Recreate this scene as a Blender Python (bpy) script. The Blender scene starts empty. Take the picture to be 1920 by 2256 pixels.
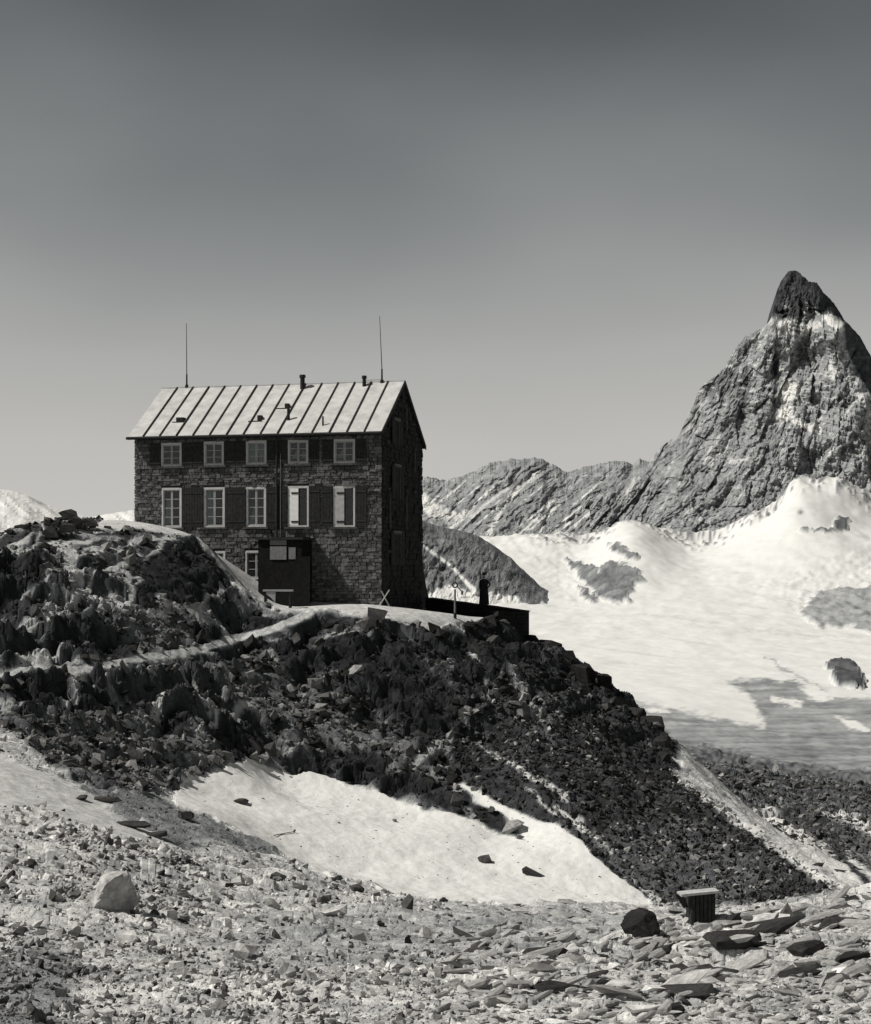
import bpy, bmesh, math, random
import numpy as np
from mathutils import Vector, Matrix

S = bpy.context.scene
COL = S.collection
random.seed(11)
RNG = np.random.default_rng(11)
R = math.radians

# ------------------------------------------------------------------ camera, sky, sun, exposure
F = 3570.0            # focal length in photo pixels (photo 1920 x 2256)
HY = 1280.0           # row of the horizon in the photo
cam_d = bpy.data.cameras.new('camera')
cam = bpy.data.objects.new('camera', cam_d); COL.objects.link(cam)
cam.location = (0, 0, 0); cam.rotation_euler = (R(90), 0, 0)
cam_d.sensor_fit = 'VERTICAL'; cam_d.sensor_height = 24.0; cam_d.sensor_width = 24.0
cam_d.lens = 24.0 * F / 2256.0
cam_d.shift_x = 0.0
cam_d.shift_y = (HY - 1128.0) / 2256.0
cam_d.clip_start = 0.3; cam_d.clip_end = 60000
S.camera = cam

LH = Vector((.968, .180)); EL = R(50.0)                # where the sunlight travels, and its height
LH.normalize()
LD = Vector((LH.x*math.cos(EL), LH.y*math.cos(EL), -math.sin(EL)))
sun_d = bpy.data.lights.new('sun', 'SUN'); sun_d.energy = 4.6; sun_d.angle = R(.5); sun_d.color = (1, .965, .905)
sun = bpy.data.objects.new('sun', sun_d); COL.objects.link(sun)
sun.rotation_euler = LD.to_track_quat('-Z', 'Y').to_euler(); sun.location = (0, 0, 60)

W = bpy.data.worlds.new('World'); S.world = W; W.use_nodes = True
wn = W.node_tree; wn.nodes.clear()
def N(t, kind, **kw):
    n = t.nodes.new(kind)
    for k, v in kw.items(): setattr(n, k, v)
    return n
sky = N(wn, 'ShaderNodeTexSky', sky_type='NISHITA', sun_disc=False)
sky.sun_elevation = EL; sky.sun_rotation = math.atan2(-LH.x, -LH.y)
sky.altitude = 3000; sky.air_density = 1.0; sky.dust_density = 1.2; sky.ozone_density = 1.5
sep = N(wn, 'ShaderNodeSeparateColor')
wn.links.new(sky.outputs[0], sep.inputs[0])              # the film saw the sky through a red filter
# faint high haze bands, as wide streaks
tc = N(wn, 'ShaderNodeTexCoord'); mp = N(wn, 'ShaderNodeMapping'); mp.inputs['Scale'].default_value = (1.5, 1.5, 3.2)
mp.inputs['Rotation'].default_value = (0, R(-7), R(20))
wn.links.new(tc.outputs['Generated'], mp.inputs[0])
nz = N(wn, 'ShaderNodeTexNoise'); nz.inputs['Scale'].default_value = 2.6; nz.inputs['Detail'].default_value = 3; nz.inputs['Roughness'].default_value = .4
wn.links.new(mp.outputs[0], nz.inputs[0])
mr = N(wn, 'ShaderNodeMapRange'); wn.links.new(nz.outputs[0], mr.inputs[0])
mr.inputs[1].default_value = .3; mr.inputs[2].default_value = .7; mr.inputs[3].default_value = .94; mr.inputs[4].default_value = 1.09
mu = N(wn, 'ShaderNodeMath', operation='MULTIPLY'); wn.links.new(sep.outputs[0], mu.inputs[0]); wn.links.new(mr.outputs[0], mu.inputs[1])
dv = N(wn, 'ShaderNodeMath', operation='DIVIDE'); wn.links.new(mu.outputs[0], dv.inputs[0]); dv.inputs[1].default_value = 8.0
# response of the film to the brightness of the sky, with the cool shadows and warm lights of the toned print
cr = N(wn, 'ShaderNodeValToRGB'); wn.links.new(dv.outputs[0], cr.inputs[0])
FILM = [(.4, .03), (.9, .07), (1.12, .116), (1.28, .165), (1.55, .242), (1.85, .315), (2.4, .415), (3.4, .50), (5.2, .545), (8, .57)]
while len(cr.color_ramp.elements) < len(FILM): cr.color_ramp.elements.new(.5)
for e, (x_, y_) in zip(cr.color_ramp.elements, FILM): e.position = x_/8
for e, (x_, y_) in zip(cr.color_ramp.elements, FILM):
    w_ = min(1, y_/.5); e.color = (y_*(.89+.13*w_), y_, y_*(1.07-.12*w_), 1)
vm = N(wn, 'ShaderNodeVectorMath', operation='SCALE'); wn.links.new(cr.outputs[0], vm.inputs[0]); vm.inputs['Scale'].default_value = 10
bg = N(wn, 'ShaderNodeBackground'); bg.inputs[1].default_value = .1
wo = N(wn, 'ShaderNodeOutputWorld'); wn.links.new(vm.outputs[0], bg.inputs[0]); wn.links.new(bg.outputs[0], wo.inputs[0])

S.view_settings.view_transform = 'Standard'; S.view_settings.look = 'None'
S.view_settings.exposure = 0; S.view_settings.gamma = 1; S.view_settings.use_curve_mapping = False
S.render.engine = 'CYCLES'; S.cycles.max_bounces = 5; S.cycles.diffuse_bounces = 3

# ------------------------------------------------------------------ helpers
def P(px, py, D):
    """survey point: seen at photo pixel (px, py), D metres ahead of the camera"""
    return Vector(((px-960)/F*D, D, (HY-py)/F*D))

_perm = {}
def perlin(x, y, seed=0):
    if seed not in _perm:
        g = np.random.default_rng(seed+100); p = g.permutation(256); a = g.random(256)*2*np.pi
        _perm[seed] = (np.concatenate([p, p]), np.cos(a), np.sin(a))
    p, ca, sa = _perm[seed]
    xi = np.floor(x).astype(np.int64); yi = np.floor(y).astype(np.int64)
    xf = x-xi; yf = y-yi; xi &= 255; yi &= 255
    u = xf*xf*xf*(xf*(xf*6-15)+10); v = yf*yf*yf*(yf*(yf*6-15)+10)
    def g(ix, iy, dx, dy):
        h = p[p[ix & 255] + (iy & 255)]
        return ca[h]*dx + sa[h]*dy
    n00 = g(xi, yi, xf, yf); n10 = g(xi+1, yi, xf-1, yf); n01 = g(xi, yi+1, xf, yf-1); n11 = g(xi+1, yi+1, xf-1, yf-1)
    return ((n00*(1-u)+n10*u)*(1-v) + (n01*(1-u)+n11*u)*v)*1.5
def fbm(x, y, o=5, seed=0, gain=.5):
    r = 0; a = 1.; f = 1.
    for i in range(o):
        r = r + a*perlin(x*f+i*17.3, y*f-i*9.1, seed+i); a *= gain; f *= 2.03
    return r
def ridged(x, y, o=5, seed=0, gain=.5):
    r = 0; a = 1.; f = 1.
    for i in range(o):
        r = r + a*(1-2*np.abs(perlin(x*f+i*17.3, y*f-i*9.1, seed+i))); a *= gain; f *= 2.03
    return r
def blocks(x, y, seed=0, tilt=.8, joint=.35):
    """broken rock: every cell a tilted flat face of its own height, with a joint round it"""
    g = np.random.default_rng(seed+500); n = 64; R_ = g.random((5, n, n)); sh = x.shape; out = np.empty(x.size); X = x.ravel(); Y = y.ravel()
    for c in range(0, X.size, 200000):
        xs = X[c:c+200000]; ys = Y[c:c+200000]; xi = np.floor(xs).astype(int); yi = np.floor(ys).astype(int)
        b1 = np.full(xs.shape, 9.); b2 = b1.copy(); h = np.zeros(xs.shape)
        for i in (-1, 0, 1):
            for j in (-1, 0, 1):
                a = (xi+i) % n; b = (yi+j) % n; dx = xs-(xi+i+R_[0][a, b]); dy = ys-(yi+j+R_[1][a, b]); d = dx*dx+dy*dy
                m = d < b1; b2 = np.where(m, b1, np.minimum(b2, d)); hh = R_[2][a, b]-.5+tilt*((R_[3][a, b]-.5)*dx+(R_[4][a, b]-.5)*dy); h = np.where(m, hh, h); b1 = np.where(m, d, b1)
        out[c:c+200000] = h-joint*np.clip(1-(np.sqrt(b2)-np.sqrt(b1))/.14, 0, 1)
    return out.reshape(sh)
def sm(a, b, x):
    t = np.clip((x-a)/(b-a), 0, 1); return t*t*(3-2*t)

def polymask(px, py, poly, soft=6.0):
    """1 inside the polygon, 0 outside, smooth over +-soft"""
    out = np.zeros(px.shape); po = np.array(poly, float)
    m = (px > po[:, 0].min()-soft) & (px < po[:, 0].max()+soft) & (py > po[:, 1].min()-soft) & (py < po[:, 1].max()+soft)
    x = px[m]; y = py[m]
    if x.size == 0: return out
    inside = np.zeros(x.shape, bool); d = np.full(x.shape, 1e9)
    n = len(po)
    for i in range(n):
        x0, y0 = po[i]; x1, y1 = po[(i+1) % n]
        if y0 != y1:
            c = ((y0 > y) != (y1 > y)) & (x < (x1-x0)*(y-y0)/(y1-y0)+x0); inside ^= c
        L = (x1-x0)**2+(y1-y0)**2+1e-9
        t = np.clip(((x-x0)*(x1-x0)+(y-y0)*(y1-y0))/L, 0, 1)
        d = np.minimum(d, np.hypot(x-x0-t*(x1-x0), y-y0-t*(y1-y0)))
    out[m] = sm(-soft, soft, np.where(inside, d, -d)); return out
def linemask(px, py, pts, width, soft=4.0):
    out = np.zeros(px.shape); po = np.array(pts, float); w = np.array(width if hasattr(width, '__len__') else [width]*len(pts), float)
    k = w.max()+soft
    m = (px > po[:, 0].min()-k) & (px < po[:, 0].max()+k) & (py > po[:, 1].min()-k) & (py < po[:, 1].max()+k)
    x = px[m]; y = py[m]; best = np.full(x.shape, -1e9)
    for i in range(len(po)-1):
        x0, y0 = po[i]; x1, y1 = po[i+1]; L = (x1-x0)**2+(y1-y0)**2+1e-9
        t = np.clip(((x-x0)*(x1-x0)+(y-y0)*(y1-y0))/L, 0, 1)
        best = np.maximum(best, w[i]*(1-t)+w[i+1]*t - np.hypot(x-x0-t*(x1-x0), y-y0-t*(y1-y0)))
    out[m] = sm(-soft, soft, best); return out

class RBF:
    def __init__(s, pts, vals, smooth=0.0):
        s.p = np.array(pts, float); v = np.array(vals, float); n = len(s.p)
        s.mu = s.p.mean(0); s.sc = s.p.std()+1e-9; q = (s.p-s.mu)/s.sc; s.q = q
        A = np.zeros((n+3, n+3)); A[:n, :n] = s.k(q, q) + smooth*np.eye(n)
        A[:n, n] = 1; A[:n, n+1:] = q; A[n, :n] = 1; A[n+1:, :n] = q.T
        s.w = np.linalg.solve(A, np.concatenate([v, np.zeros(3)]))
    def k(s, a, b):
        d2 = ((a[:, None, :]-b[None])**2).sum(-1)
        return np.sqrt(d2+2e-4) ** 1.0            # gentle kernel: follows the points without overshoot
    def __call__(s, x, y):
        sh = x.shape; q = (np.stack([x.ravel(), y.ravel()], 1)-s.mu)/s.sc; r = np.empty(len(q)); n = len(s.q)
        for i in range(0, len(q), 40000):
            b = q[i:i+40000]; r[i:i+40000] = s.k(b, s.q)@s.w[:n]+s.w[n]+b@s.w[n+1:]
        return r.reshape(sh)

def grid_mesh(name, X, Y, Z, attrs, m, smooth=True):
    nr, nc = X.shape; co = np.stack([X, Y, Z], -1).reshape(-1, 3).astype(np.float32)
    i = np.arange(nr*nc).reshape(nr, nc)
    a = i[:-1, :-1].ravel(); b = i[:-1, 1:].ravel(); c = i[1:, 1:].ravel(); d = i[1:, :-1].ravel()
    q = np.stack([a, b, c, d], 1).astype(np.int32)
    me = bpy.data.meshes.new(name)
    me.vertices.add(len(co)); me.vertices.foreach_set('co', co.ravel())
    me.loops.add(q.size); me.loops.foreach_set('vertex_index', q.ravel())
    me.polygons.add(len(q)); me.polygons.foreach_set('loop_start', np.arange(0, q.size, 4, dtype=np.int32))
    me.update(calc_edges=True)
    me.polygons.foreach_set('use_smooth', np.full(len(q), smooth))
    for k, v in attrs.items():
        at = me.attributes.new(k, 'FLOAT', 'POINT'); at.data.foreach_set('value', v.ravel().astype(np.float32))
    me.materials.append(m); o = bpy.data.objects.new(name, me); COL.objects.link(o); return o
def tri_mesh(name, V, T, attrs, m):
    me = bpy.data.meshes.new(name)
    me.vertices.add(len(V)); me.vertices.foreach_set('co', V.astype(np.float32).ravel())
    me.loops.add(T.size); me.loops.foreach_set('vertex_index', T.astype(np.int32).ravel())
    me.polygons.add(len(T)); me.polygons.foreach_set('loop_start', np.arange(0, T.size, 3, dtype=np.int32))
    me.update(calc_edges=True)
    me.polygons.foreach_set('use_smooth', np.zeros(len(T), bool))
    for k, v in attrs.items():
        at = me.attributes.new(k, 'FLOAT', 'POINT'); at.data.foreach_set('value', v.astype(np.float32))
    me.materials.append(m); o = bpy.data.objects.new(name, me); COL.objects.link(o); return o

def tag(o, label=None, cat=None, group=None, kind=None):
    if label: o['label'] = label
    if cat: o['category'] = cat
    if group: o['group'] = group
    if kind: o['kind'] = kind
    return o
def thing(name, label, cat, loc=(0, 0, 0), rz=0, group=None):
    o = bpy.data.objects.new(name, None); COL.objects.link(o); o.location = loc; o.rotation_euler = (0, 0, rz)
    o.empty_display_size = .3
    return tag(o, label, cat, group)
def obj(name, bm, m, parent=None, loc=None):
    me = bpy.data.meshes.new(name); bmesh.ops.recalc_face_normals(bm, faces=bm.faces); bm.to_mesh(me); bm.free()
    me.materials.append(m); o = bpy.data.objects.new(name, me); COL.objects.link(o)
    if parent: o.parent = parent
    if loc: o.location = loc
    return o
def box(bm, x0, x1, y0, y1, z0, z1, M=None):
    vs = [bm.verts.new((x, y, z)) for z in (z0, z1) for (x, y) in ((x0, y0), (x1, y0), (x1, y1), (x0, y1))]
    for f in ((0, 3, 2, 1), (4, 5, 6, 7), (0, 1, 5, 4), (1, 2, 6, 5), (2, 3, 7, 6), (3, 0, 4, 7)): bm.faces.new([vs[i] for i in f])
    if M is not None:
        for v in vs: v.co = M@v.co
    return vs
def bx(x0, x1, y0, y1, z0, z1):
    b = bmesh.new(); box(b, x0, x1, y0, y1, z0, z1); return b
def tube(bm, a, b, r0, r1=None, n=8):
    a = Vector(a); b = Vector(b); r1 = r0 if r1 is None else r1
    q = (b-a).to_track_quat('Z', 'Y'); va = []; vb = []
    for i in range(n):
        c = Vector((math.cos(2*math.pi*i/n), math.sin(2*math.pi*i/n), 0))
        va.append(bm.verts.new(a+q@(c*r0))); vb.append(bm.verts.new(b+q@(c*r1)))
    for i in range(n):
        j = (i+1) % n; bm.faces.new([va[i], va[j], vb[j], vb[i]])
    bm.faces.new(va[::-1]); bm.faces.new(vb)
def prism(bm, poly, axis, a0, a1):
    """extrude a 2-D polygon; axis 'x': poly in (y, z)"""
    def mk(a): return [bm.verts.new((a, p[0], p[1]) if axis == 'x' else (p[0], a, p[1])) for p in poly]
    A = mk(a0); B = mk(a1); n = len(poly)
    bm.faces.new(A); bm.faces.new(B[::-1])
    for i in range(n): bm.faces.new([A[i], B[i], B[(i+1) % n], A[(i+1) % n]])

# ------------------------------------------------------------------ materials
def mat_base(name):
    m = bpy.data.materials.new(name); m.use_nodes = True; t = m.node_tree; b = t.nodes['Principled BSDF']
    b.inputs['Specular IOR Level'].default_value = .04; b.inputs['Roughness'].default_value = .85
    return m, t, b
def noise(t, vec, scale, detail=4, rough=.6):
    n = N(t, 'ShaderNodeTexNoise'); n.inputs['Scale'].default_value = scale; n.inputs['Detail'].default_value = detail
    n.inputs['Roughness'].default_value = rough; t.links.new(vec, n.inputs[0]); return n.outputs[0]
def rng(t, v, a, b, c, d):
    n = N(t, 'ShaderNodeMapRange'); t.links.new(v, n.inputs[0])
    for i, k in enumerate((a, b, c, d)): n.inputs[i+1].default_value = k
    return n.outputs[0]
def mth(t, op, a, b):
    n = N(t, 'ShaderNodeMath', operation=op)
    for i, k in enumerate((a, b)):
        if isinstance(k, (int, float)): n.inputs[i].default_value = k
        else: t.links.new(k, n.inputs[i])
    return n.outputs[0]
def ground_mat(name, s1, s2, amt=(.55, 1.45), bump=.5, bdist=.1, stretch=None, snowbump=.15):
    """tone attribute = base colour of the ground, painted shade included, snow attribute = 1 on snow"""
    m, t, b = mat_base(name)
    at = N(t, 'ShaderNodeAttribute', attribute_name='tone'); sn = N(t, 'ShaderNodeAttribute', attribute_name='snow')
    tc = N(t, 'ShaderNodeTexCoord'); v = tc.outputs['Object']
    if stretch:
        mp = N(t, 'ShaderNodeMapping'); mp.inputs['Scale'].default_value = stretch; t.links.new(v, mp.inputs[0]); v = mp.outputs[0]
    n1 = noise(t, v, s1, 6, .65); n2 = noise(t, v, s2, 5, .7)
    nn = mth(t, 'ADD', mth(t, 'MULTIPLY', n1, .5), mth(t, 'MULTIPLY', n2, .5))
    k = rng(t, nn, .34, .66, amt[0], amt[1])
    ks = rng(t, nn, .3, .7, .90, 1.06)
    mx = N(t, 'ShaderNodeMix'); t.links.new(sn.outputs['Fac'], mx.inputs[0]); t.links.new(k, mx.inputs[2]); t.links.new(ks, mx.inputs[3])
    val = mth(t, 'MULTIPLY', at.outputs['Fac'], mx.outputs[0])
    tn = N(t, 'ShaderNodeMix', data_type='RGBA'); t.links.new(rng(t, val, .05, .55, 0, 1), tn.inputs[0])
    tn.inputs[6].default_value = (.95, 1, 1.04, 1); tn.inputs[7].default_value = (1.0, .995, .965, 1)
    sc = N(t, 'ShaderNodeVectorMath', operation='SCALE'); t.links.new(tn.outputs[2], sc.inputs[0]); t.links.new(val, sc.inputs['Scale'])
    t.links.new(sc.outputs[0], b.inputs['Base Color'])
    bp = N(t, 'ShaderNodeBump'); bp.inputs['Distance'].default_value = bdist
    st = N(t, 'ShaderNodeMix'); t.links.new(sn.outputs['Fac'], st.inputs[0]); st.inputs[2].default_value = bump; st.inputs[3].default_value = snowbump
    t.links.new(st.outputs[0], bp.inputs['Strength']); t.links.new(nn, bp.inputs['Height']); t.links.new(bp.outputs[0], b.inputs['Normal'])
    return m
def plain(name, v, tint=(1, 1, 1), s=6., amt=(.7, 1.25), bump=.2, rough=.8, dist=.03, metal=0.):
    m, t, b = mat_base(name); tc = N(t, 'ShaderNodeTexCoord')
    oi = N(t, 'ShaderNodeObjectInfo')
    nn = noise(t, tc.outputs['Object'], s, 6, .65); k = rng(t, nn, .3, .7, v*amt[0], v*amt[1])
    sc = N(t, 'ShaderNodeVectorMath', operation='SCALE'); sc.inputs[0].default_value = tint; t.links.new(k, sc.inputs['Scale'])
    t.links.new(sc.outputs[0], b.inputs['Base Color']); b.inputs['Roughness'].default_value = rough; b.inputs['Metallic'].default_value = metal
    if bump:
        bp = N(t, 'ShaderNodeBump'); bp.inputs['Distance'].default_value = dist; bp.inputs['Strength'].default_value = bump
        t.links.new(nn, bp.inputs['Height']); t.links.new(bp.outputs[0], b.inputs['Normal'])
    return m
M_near = ground_mat('near_ground', 3.0, 14.0, (.5, 1.5), .7, .12)
M_far = ground_mat('far_rock', .012, .05, (.6, 1.4), .9, 18., None, .3)
M_ice = ground_mat('glacier_ice', .012, .09, (.78, 1.22), .35, 3., None, .12)
def rock_mat(name, s):
    m, t, b = mat_base(name)
    at = N(t, 'ShaderNodeAttribute', attribute_name='tone'); tc = N(t, 'ShaderNodeTexCoord')
    n = noise(t, tc.outputs['Object'], s, 6, .7)
    oi = N(t, 'ShaderNodeObjectInfo'); n2 = noise(t, tc.outputs['Object'], s*.25, 3, .5)
    val = mth(t, 'MULTIPLY', mth(t, 'MULTIPLY', at.outputs['Fac'], rng(t, n, .3, .7, .6, 1.35)), mth(t, 'MULTIPLY', rng(t, n2, .35, .65, .75, 1.15), rng(t, oi.outputs['Random'], 0, 1, .75, 1.15)))
    sc = N(t, 'ShaderNodeVectorMath', operation='SCALE'); sc.inputs[0].default_value = (1, .99, .965); t.links.new(val, sc.inputs['Scale'])
    t.links.new(sc.outputs[0], b.inputs['Base Color'])
    bp = N(t, 'ShaderNodeBump'); bp.inputs['Distance'].default_value = .04; bp.inputs['Strength'].default_value = .6
    t.links.new(n, bp.inputs['Height']); t.links.new(bp.outputs[0], b.inputs['Normal'])
    return m
M_rock = rock_mat('loose_stone', 9.)

# ------------------------------------------------------------------ far land: valley glacier, ranges, the great peak
def interp(pts, x):
    a = np.array(pts, float); return np.interp(x, a[:, 0], a[:, 1])
def cols(a, b, step, out=4200, ostep=60):
    return np.concatenate([np.arange(-out, a, ostep), np.arange(a, b, step), np.arange(b, out+2000, ostep)]).astype(float)

def glacier():
    C = []   # px, py, D
    for px in (-4000, -1500, -300, 300, 800, 1100, 1300):
        C += [(px, 1900, 400), (px, 1700, 1250), (px, 1560, 1900), (px, 1450, 2900), (px, 1360, 3900), (px, 1300, 4600), (px, 1240, 5200), (px, 1192, 5800)]
    C += [(1500, 2000, 400), (1500, 1760, 1100), (1500, 1640, 1500), (1500, 1545, 2050), (1500, 1450, 2900), (1500, 1340, 4000), (1500, 1270, 4700), (1480, 1215, 5300), (1480, 1182, 5800)]
    C += [(1380, 1210, 5000), (1390, 1158, 5500), (1330, 1172, 5800), (1250, 1190, 5750)]
    C += [(1617, 1166, 5800), (1669, 1134, 5800), (1721, 1103, 5800), (1741, 1065, 5800), (1779, 1056, 5800), (1825, 1056, 5800), (1883, 1075, 5800), (1920, 1103, 5800), (2100, 1150, 5800), (4000, 1150, 5800)]
    C += [(1760, 1120, 5300), (1850, 1140, 5300), (1700, 1200, 5000), (1850, 1200, 4900), (1700, 1280, 4500), (1850, 1290, 4400)]
    for px in (1700, 1920, 2400, 4500):
        C += [(px, 2000, 400), (px, 1780, 1050), (px, 1680, 1400), (px, 1580, 1900), (px, 1480, 2600), (px, 1380, 3600)]
    C = np.array(C); f = RBF(np.stack([C[:, 0]/900, np.log(C[:, 2])*1.3], 1), C[:, 1])
    px = cols(-200, 2100, 5); D = np.exp(np.concatenate([np.linspace(np.log(300), np.log(1000), 30)[:-1], np.linspace(np.log(1000), np.log(5850), 520), np.log([6100, 6600, 7400])]))
    PX, DD = np.meshgrid(px, D); PY = f(PX/900, np.log(DD)*1.3)
    edge = (DD > 5850); PY = np.where(edge, PY+(DD-5850)*.05, PY)
    PY = PY-sm(5300, 5850, DD)*3.2*fbm(PX/17, DD/400, 4, 66)
    gx = (PX-960)/F*DD; mx = PX+8*fbm(PX/22, PY/12, 5, 60, .62); my = PY+7*fbm(PX/30, PY/10, 5, 61, .62)
    rock = np.zeros(PX.shape)
    def A(poly, s=4, k=1.):
        s = s*.35
        nonlocal rock; rock = np.maximum(rock, k*polymask(mx, my, poly, s))
    A([(1245, 1232), (1290, 1245), (1320, 1262), (1330, 1245), (1375, 1240), (1410, 1262), (1415, 1285), (1390, 1300), (1385, 1328), (1355, 1330), (1320, 1318), (1295, 1290), (1265, 1262)])
    A([(1335, 1202), (1365, 1205), (1405, 1222), (1400, 1236), (1370, 1228)], 3)
    A([(1270, 1295), (1300, 1312), (1315, 1330), (1295, 1326)], 3)
    A([(1225, 1190), (1290, 1160), (1330, 1160), (1345, 1176), (1320, 1168), (1290, 1170)], 2)
    A([(1765, 1352), (1800, 1310), (1850, 1300), (1960, 1285), (2050, 1300), (2050, 1400), (1920, 1395), (1870, 1378), (1800, 1380)], 8, .75)
    A([(1750, 1176), (1790, 1165), (1838, 1165), (1845, 1148), (1862, 1142), (1868, 1155), (1850, 1172), (1790, 1174)], 2)
    A([(1825, 1470), (1850, 1462), (1880, 1465), (1905, 1500), (1900, 1520), (1850, 1515)], 8)
    rim = sm(5450, 5650, DD)*sm(.12, .3, fbm(PX/10, DD/130, 4, 68)+.5*sm(5500, 5850, DD)-.42); rock = np.maximum(rock, rim*sm(1140, 1200, PX))
    icefall = polymask(PX, PY, [(1650, 1290), (1920, 1180), (2100, 1200), (2100, 1330), (1760, 1350)], 40)+polymask(PX, PY, [(1130, 1200), (1300, 1190), (1360, 1330), (1250, 1330)], 25)
    # grey debris on the valley ice
    deb = np.maximum.reduce([
        polymask(mx, my, [(1200, 1510), (1325, 1530), (1480, 1562), (1690, 1605), (1680, 1580), (1650, 1530), (1600, 1500), (1680, 1497), (1760, 1510), (1800, 1535), (1920, 1540), (2400, 1560), (2400, 2100), (1200, 2100)], 7),
        linemask(mx, my, [(1690, 1452), (1760, 1490), (1820, 1520), (1920, 1560)], 3, 3)*.7,
        linemask(mx, my, [(1400, 1352), (1600, 1375), (1750, 1400), (1920, 1405)], 2, 4)*.3,
        polymask(mx, my, [(1640, 1500), (1740, 1498), (1800, 1520), (1700, 1520)], 5)])
    for poly in ([(1765, 1512), (1840, 1520), (1870, 1535), (1790, 1545)], [(1840, 1580), (1870, 1582), (1920, 1605), (1920, 1615), (1870, 1602)], [(1700, 1535), (1770, 1545), (1760, 1556), (1700, 1545)], [(1420, 1556), (1470, 1562), (1475, 1572), (1425, 1566)]):
        deb *= 1-polymask(mx, my, poly, 4)
    dark = polymask(PX+30*fbm(PX/40, PY/16, 5, 63, .6), PY+14*fbm(PX/30, PY/12, 5, 64, .6), [(1420, 1600), (1500, 1640), (1600, 1648), (1750, 1690), (2400, 1720), (2400, 2300), (1300, 2300)], 9)
    n = fbm(gx/90, DD/160, 5, 3); n2 = fbm(gx/9, DD/25, 3, 8)
    Z = (HY-PY)/F*DD + (1-sm(5400, 5600, DD)*.8)*rock*(ridged(gx/60, DD/110, 5, 20)-.6)*8 + rock*6 + n*3*(DD/3000) + deb*n2*.5 + dark*blocks(gx/9, DD/26, 21)*5 + (rock*3+deb*.8)*blocks(gx/14, DD/40, 22) + icefall*(np.abs(fbm(PX/14, PY/5, 4, 77))*4+blocks(PX/16+PY/30, PY/5, 6, .5, .5)*4)
    band = fbm(PX/160+PY/300, PY/9, 4, 33)
    deb = np.clip(deb*(.85+.25*band), 0, 1); bl = polymask(mx, my, [(1825, 1470), (1850, 1462), (1880, 1465), (1905, 1500), (1900, 1520), (1850, 1515)], 3)
    tone = .66*(1-.05*np.clip(band, 0, 1))
    tone = tone*(1-deb)+deb*np.clip(.20-.07*sm(1580, 1720, PY)+.012*band+.02*n2+.05*fbm(PX/50, PY/22, 5, 35), .05, .5)
    tone = tone*(1-dark)+dark*np.clip(.10+.10*fbm(PX/12, PY/6, 4, 65)+.04*n2, .035, .3)
    tone = tone*(1-rock)+rock*np.clip(.19+.10*n+.06*fbm(PX/9, PY/9, 3, 12), .07, .4)
    tone = tone*(1-.55*bl)
    spot = np.exp(-((PX-1764)**2+(PY-1128)**2)/40.) ; tone = tone*(1-.8*spot)
    snow = (1-rock)*(1-.8*deb)
    tag(grid_mesh('glacier', gx, DD, Z, dict(tone=tone, snow=snow), M_ice), kind='structure')
glacier()

def sheet(name, crest, base, Dc, Db, px0, px1, dpx, nrow, rough, tonef, relief, dome=.0, back=900, dctrl=None):
    """mountain flank: crest and foot given as survey lines, real depth between them, and a far side"""
    px = np.arange(px0, px1+dpx, dpx, dtype=float); yc = interp(crest, px); yb = interp(base, px)
    t = np.linspace(0, 1, nrow); PX, T = np.meshgrid(px, t)
    YC = yc[None]+0*T; YB = yb[None]+0*T
    YC = YC+rough*(fbm(PX/16, 0*PX, 4, 5)+.5*fbm(PX/4, 0*PX, 2, 6))*T**8
    PY = YB+(YC-YB)*T
    D = dctrl(PX, PY) if dctrl else Db+(Dc-Db)*T**(1-dome)
    D = D+relief(PX, PY, T)*sm(-.02, .15, 1.04-T)
    X = (PX-960)/F*D; Z = (HY-PY)/F*D
    tone, snow = tonef(PX, PY, T)
    Xs = [X]; Ys = [D]; Zs = [Z]
    for j, (dd, fr) in enumerate(((.12, .93), (.5, .6), (1., .0))):
        db = D[-1]+back*dd; zz = Z[0]+(Z[-1]-Z[0])*fr
        Xs.append(((px-960)/F*D[-1])[None]); Ys.append(db[None]); Zs.append(zz[None])
    q = lambda a: np.concatenate([a]+[a[-1:]]*3)
    return grid_mesh(name, np.concatenate(Xs), np.concatenate(Ys), np.concatenate(Zs), dict(tone=q(tone), snow=q(snow)), M_far, smooth=False)

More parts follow.
